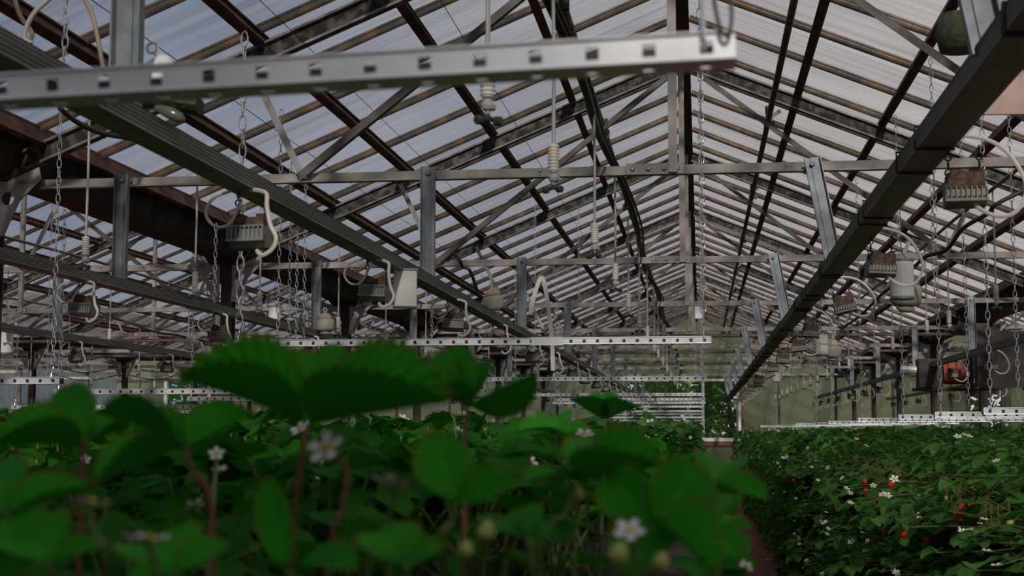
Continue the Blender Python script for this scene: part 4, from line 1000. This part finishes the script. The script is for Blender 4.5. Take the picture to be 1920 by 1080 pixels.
# ------------------------------------------------------------------ hero plants near the camera
def hero_plant(label, crown, leaves, flowers=(), extra=None, stemm='stem'):
    crown = V(crown); t = thing('strawberry_plant', label, 'strawberry plant', crown, group='strawberry plants close to the camera')
    for lv in leaves:
        J, lls, opt = lv; Jp = P(*J)-crown
        b = MB()
        for tip, wid, nrm, fold, droop in lls:
            leaflet(b, Jp, P(*tip)-crown, wid, nrm, fold if abs(fold) > .9 else fold*1.5+.12*(1 if fold > 0 else -1), .35, droop, 23, 12, True, .05, 1.25 if abs(fold) > .9 else .85)
        l = b.build('leaf', M['leaf_hero'], t, smooth=True)
        mid = [P(*q)-crown for q in opt.get('via', [])]
        b = MB(); pts = [Jp]+mid+([Jp*.35+V((0,0,-.02))] if not mid else [])+[V((0,0,0))]
        b.tube(curve(pts, 5), lambda q: .0017+.0008*q, 7); b.build('petiole', M[opt.get('m', stemm)], l, smooth=True)
    for c, nrm, s, via, m in flowers:
        b = MB(); cp = P(*c)-crown; flower(b, cp, nrm, s); f = b.build('flower', FM, t, smooth=False); f['label'] = 'white five-petalled flower with a yellow centre'
        b = MB(); b.tube(curve([cp-V(nrm).normalized()*.004]+[P(*q)-crown for q in via]+[V((0,0,0))],5), .0018, 6); b.build('flower_stalk', M[m], f)
    if extra:
        for px, py, d, s in extra:
            c = P(px, py, d)-crown; b = MB(); b.lathe([(.3*s,-.3*s),(.55*s,0),(.5*s,.4*s),(.2*s,.8*s)], c, 10, (.3,-.2,1)); bo = b.build('bud', M['unripe'], t, smooth=True); bo['label'] = 'yellow-green flower bud'
            b = MB(); calyx(b, c, s*1.3); b.tube(curve([c, c*.6+V((0,0,-.01)), V((0,0,0))],4), .0016, 5); b.build('calyx', M['stem'], bo)
    return t
up = V((0,0,1))
def cr(px, d): q = P(px, 900, d); return V((q.x, q.y, ZB-.02))
hero_plant('strawberry plant whose huge blurred leaf rises highest at the front', cr(560, 1.05), [
    ((577,798,1.05), [((335,712,1.02), .105, (0,-.42,.9), 1.0, .0), ((846,770,1.0), .115, (.12,-.46,.9), .98, -.05), ((590,668,1.13), .085, (0,-.75,.7), .35, -.05)], {'via': [(560,900,1.05),(547,1070,1.05)], 'm': 'redstem'}),
    ((542,1068,.98), [((498,890,1.03), .03, (-.25,-.8,.5), .2, .0), ((660,1050,.93), .05, (0,-.4,1), .2, .1)], {}),
    ], [((612,840,1.08), (-.25,-.8,.6), .0155, [(650,880,1.08),(640,960,1.07),(622,1015,1.06)], 'redstem'), ((735,908,1.0), (.1,.35,1), .0155, [(732,960,1.0)], 'stem')])
hero_plant('strawberry plant at the left frame edge with a steep bright leaf', cr(150, 1.15), [
    ((158,838,1.15), [((-12,835,1.1), .075, (-.1,-.5,.9), .95, .0), ((128,722,1.22), .046, (.15,-.9,.5), .25, 0), ((238,795,1.2), .055, (.1,-.2,1), .5, .1)], {'via': [(155,870,1.15)], 'm': 'redstem'}),
    ((12,968,.92), [((178,905,.95), .075, (0,-.35,1), .3, .1), ((-60,880,1.0), .07, (0,-.5,1), .3, .1), ((20,1070,.86), .06, (0,-.6,1), .2, .1)], {}),
    ((95,1060,.85), [((30,990,.9), .07, (0,-.6,1), .3, .1), ((190,1020,.85), .075, (0,-.6,1), .3, .1)], {}),
    ], [((168,944,.80), (.05,.1,1), .0145, [(178,1000,.80),(195,1085,.8)], 'stem'), ((160,862,2.1), (.2,-.7,.6), .009, [(158,890,2.1)], 'stem')])
hero_plant('strawberry plant with a broad drooping leaf below the highest leaf', cr(380, .98), [
    ((345,838,.98), [((182,905,.93), .068, (-.55,-.55,.5), .45, .02), ((192,768,1.02), .055, (.0,.25,1), .5, .05), ((478,775,1.02), .058, (.1,-.5,1), .3, .0)], {'via': [(360,880,.98),(400,990,.97)], 'm': 'redstem'}),
    ((330,1075,.84), [((270,1000,.9), .06, (0,-.5,1), .2, .1), ((430,1010,.86), .075, (0,-.6,1), .2, .1), ((240,1080,.82), .06, (0,-.5,1), .2, .1)], {}),
    ], [((278,1012,.80), (.05,.05,1), .0148, [(290,1060,.8)], 'stem'), ((406,851,1.5), (.15,-.75,.6), .009, [(405,875,1.5)], 'stem'), ((412,880,1.5), (0,-.3,1), .009, [(400,910,1.5)], 'stem')])
hero_plant('strawberry plant with an upright leaf on a straw-green stalk in the middle', cr(868, 1.2), [
    ((877,765,1.25), [((1000,682,1.2), .06, (.1,.25,1), -.35, .1), ((838,655,1.3), .055, (-.2,-.6,.6), .3, 0), ((815,720,1.22), .05, (-.2,-.3,1), .4, .1), ((900,680,1.32), .05, (.1,-.8,.5), .5, 0)], {'via': [(875,800,1.25),(872,850,1.24)], 'm': 'straw'}),
    ((856,945,.97), [((808,808,1.02), .042, (.0,-.75,.6), .1, .02), ((978,900,.98), .048, (.1,-.7,.6), .4, .05), ((745,885,1.02), .04, (-.1,-.1,1), .3, .1)], {'via': [(845,985,.97),(830,1040,.96)]}),
    ((760,1062,.88), [((700,985,.92), .06, (0,-.5,1), .2, .1), ((830,1010,.9), .06, (0,-.5,1), .2, .1)], {}),
    ], [], [(910,1002,.95,.011),(872,1035,.93,.009)])
hero_plant('strawberry plant with a folded red-edged leaf right of the middle', cr(1060, 1.08), [
    ((1080,905,1.1), [((1242,880,1.05), .075, (.08,-.5,.9), .95, -.03), ((985,880,1.06), .04, (-.2,-.4,1), .2, .2), ((1130,812,1.22), .05, (.1,-.5,1), .3, .1)], {'via': [(1060,960,1.08),(1010,1050,1.06)]}),
    ((990,1010,1.0), [((930,960,1.05), .055, (0,-.5,1), .2, .1), ((1060,980,1.05), .06, (0,-.5,1), .2, .15)], {}),
    ], [], [(1158,1044,.92,.0115),(1238,1058,.92,.0095),(1082,930,1.1,.008)])
hero_plant('strawberry plant with round dark leaves around an open white flower', cr(1240, 1.0), [
    ((1224,988,1.0), [((1142,888,1.06), .048, (-.45,-.7,.5), .35, .02), ((1310,868,1.04), .058, (.45,-.7,.4), .3, .02), ((1345,1066,.95), .066, (.1,-.5,.9), .92, .05), ((1180,1075,.95), .05, (0,-.6,.8), .2, .1)], {}),
    ], [((1180,996,.94), (.02,-.62,.75), .0105, [(1192,1040,.95)], 'stem')])
hero_plant('strawberry plant leaning over the path with fresh green leaves', cr(1330, 1.45), [
    ((1338,905,1.42), [((1440,928,1.4), .05, (.15,-.5,1), .2, .1), ((1372,960,1.36), .04, (.1,-.8,.5), .12, .05), ((1362,845,1.55), .06, (.1,-.5,1), .2, .1)], {}),
    ((1335,985,1.3), [((1385,1040,1.28), .06, (.1,-.6,1), .2, .1), ((1300,930,1.4), .06, (0,-.6,1), .2, .1)], {}),
    ])
hero_plant('strawberry plant spilling low over the path edge with tiny flowers', V((-.02, 1.75, ZB-.02)), [
    ((1352,1000,1.7), [((1408,985,1.68), .045, (.2,-.6,1), .2, .1), ((1392,1040,1.62), .045, (.2,-.7,.8), .15, .1), ((1372,955,1.78), .04, (.1,-.5,1), .2, .1)], {}),
    ((1345,1062,1.6), [((1420,1062,1.58), .04, (.2,-.6,1), .2, .1), ((1385,1110,1.55), .045, (.2,-.6,1), .2, .1), ((1330,1020,1.65), .045, (0,-.6,1), .2, .1)], {}),
    ((1300,1050,1.55), [((1345,1010,1.6), .045, (.2,-.6,1), .2, .1), ((1330,1095,1.5), .045, (.1,-.6,1), .2, .1), ((1260,1060,1.55), .045, (0,-.6,1), .2, .1)], {}),
    ], [((1324,984,1.5), (.3,-.6,.6), .006, [(1322,1010,1.5)], 'stem'), ((1398,1062,1.55), (.4,-.5,.6), .008, [(1390,1080,1.55)], 'stem'), ((1382,1052,1.6), (-.3,-.6,.6), .006, [(1380,1080,1.6)], 'stem')])
hero_plant('strawberry plant with a dark cupped leaf against the pale strips', cr(1120, 2.2), [
    ((1135,788,2.2), [((1068,748,2.15), .06, (0,.2,1), .2, .0), ((1128,738,2.3), .055, (.05,-.7,.7), .3, 0), ((1200,760,2.15), .07, (.1,.2,1), .3, .05)], {}),
    ((1040,815,2.3), [((975,800,2.25), .08, (0,-.5,1), .3, .1), ((1100,815,2.25), .08, (0,-.5,1), .3, .1), ((1040,770,2.4), .07, (0,-.5,1), .3, .1)], {}),
    ])
# clay tile on the soil
c0 = P(800, 975, 3.4)
b = MB(); b.prof((-.05,-.02,-.012), (.05,.03,.006), [(-.05,-.014),(.05,-.014),(.05,.002),(0,.01),(-.05,.002)], up=(0,0,1)); o = b.build('clay_tile', M['clay'], loc=(c0.x, c0.y, ZB+.02)); tag(o, 'red clay tile lying between the stems in the near bed', 'tile')

# ------------------------------------------------------------------ light
w = bpy.data.worlds.new('sky'); scene.world = w; w.use_nodes = True; nt = w.node_tree; N = nt.nodes; L = nt.links
bg = N['Background']; tc = N.new('ShaderNodeTexCoord')
nz = N.new('ShaderNodeTexNoise'); nz.inputs['Scale'].default_value = 2.2; nz.inputs['Detail'].default_value = 6
mp = N.new('ShaderNodeMapping'); mp.inputs['Scale'].default_value = (1,1,2.2); L.new(tc.outputs['Generated'], mp.inputs[0]); L.new(mp.outputs[0], nz.inputs['Vector'])
cr_ = N.new('ShaderNodeValToRGB'); cr_.color_ramp.elements[0].position = .42; cr_.color_ramp.elements[1].position = .70
cr_.color_ramp.elements[0].color = (.12,.20,.36,1); cr_.color_ramp.elements[1].color = (.50,.53,.60,1); L.new(nz.outputs['Fac'], cr_.inputs[0])
sep = N.new('ShaderNodeSeparateXYZ'); L.new(tc.outputs['Generated'], sep.inputs[0])
mr = N.new('ShaderNodeMapRange'); mr.inputs[1].default_value = -.30; mr.inputs[2].default_value = .12; L.new(sep.outputs[0], mr.inputs[0])
mx = N.new('ShaderNodeMix'); mx.data_type = 'RGBA'; L.new(mr.outputs[0], mx.inputs[0]); L.new(cr_.outputs[0], mx.inputs[6]); mx.inputs[7].default_value = (.70,.655,.64,1)
L.new(mx.outputs[2], bg.inputs['Color']); bg.inputs['Strength'].default_value = 1.0
sl = bpy.data.lights.new('sun', 'SUN'); sl.energy = 4.0; sl.angle = math.radians(3); sl.color = (1,.94,.86)
so = bpy.data.objects.new('sun', sl); COL.objects.link(so); so.location = (5,20,20)
so.rotation_euler = V((-.12,.9,-.445)).to_track_quat('-Z','Y').to_euler()
vs = scene.view_settings; scene.display_settings.display_device = 'sRGB'; vs.view_transform = 'Standard'; vs.look = 'None'; vs.gamma = 1; vs.use_curve_mapping = False; vs.exposure = 0.06
scene.cycles.max_bounces = 8; scene.cycles.transparent_max_bounces = 12; scene.cycles.use_denoising = True
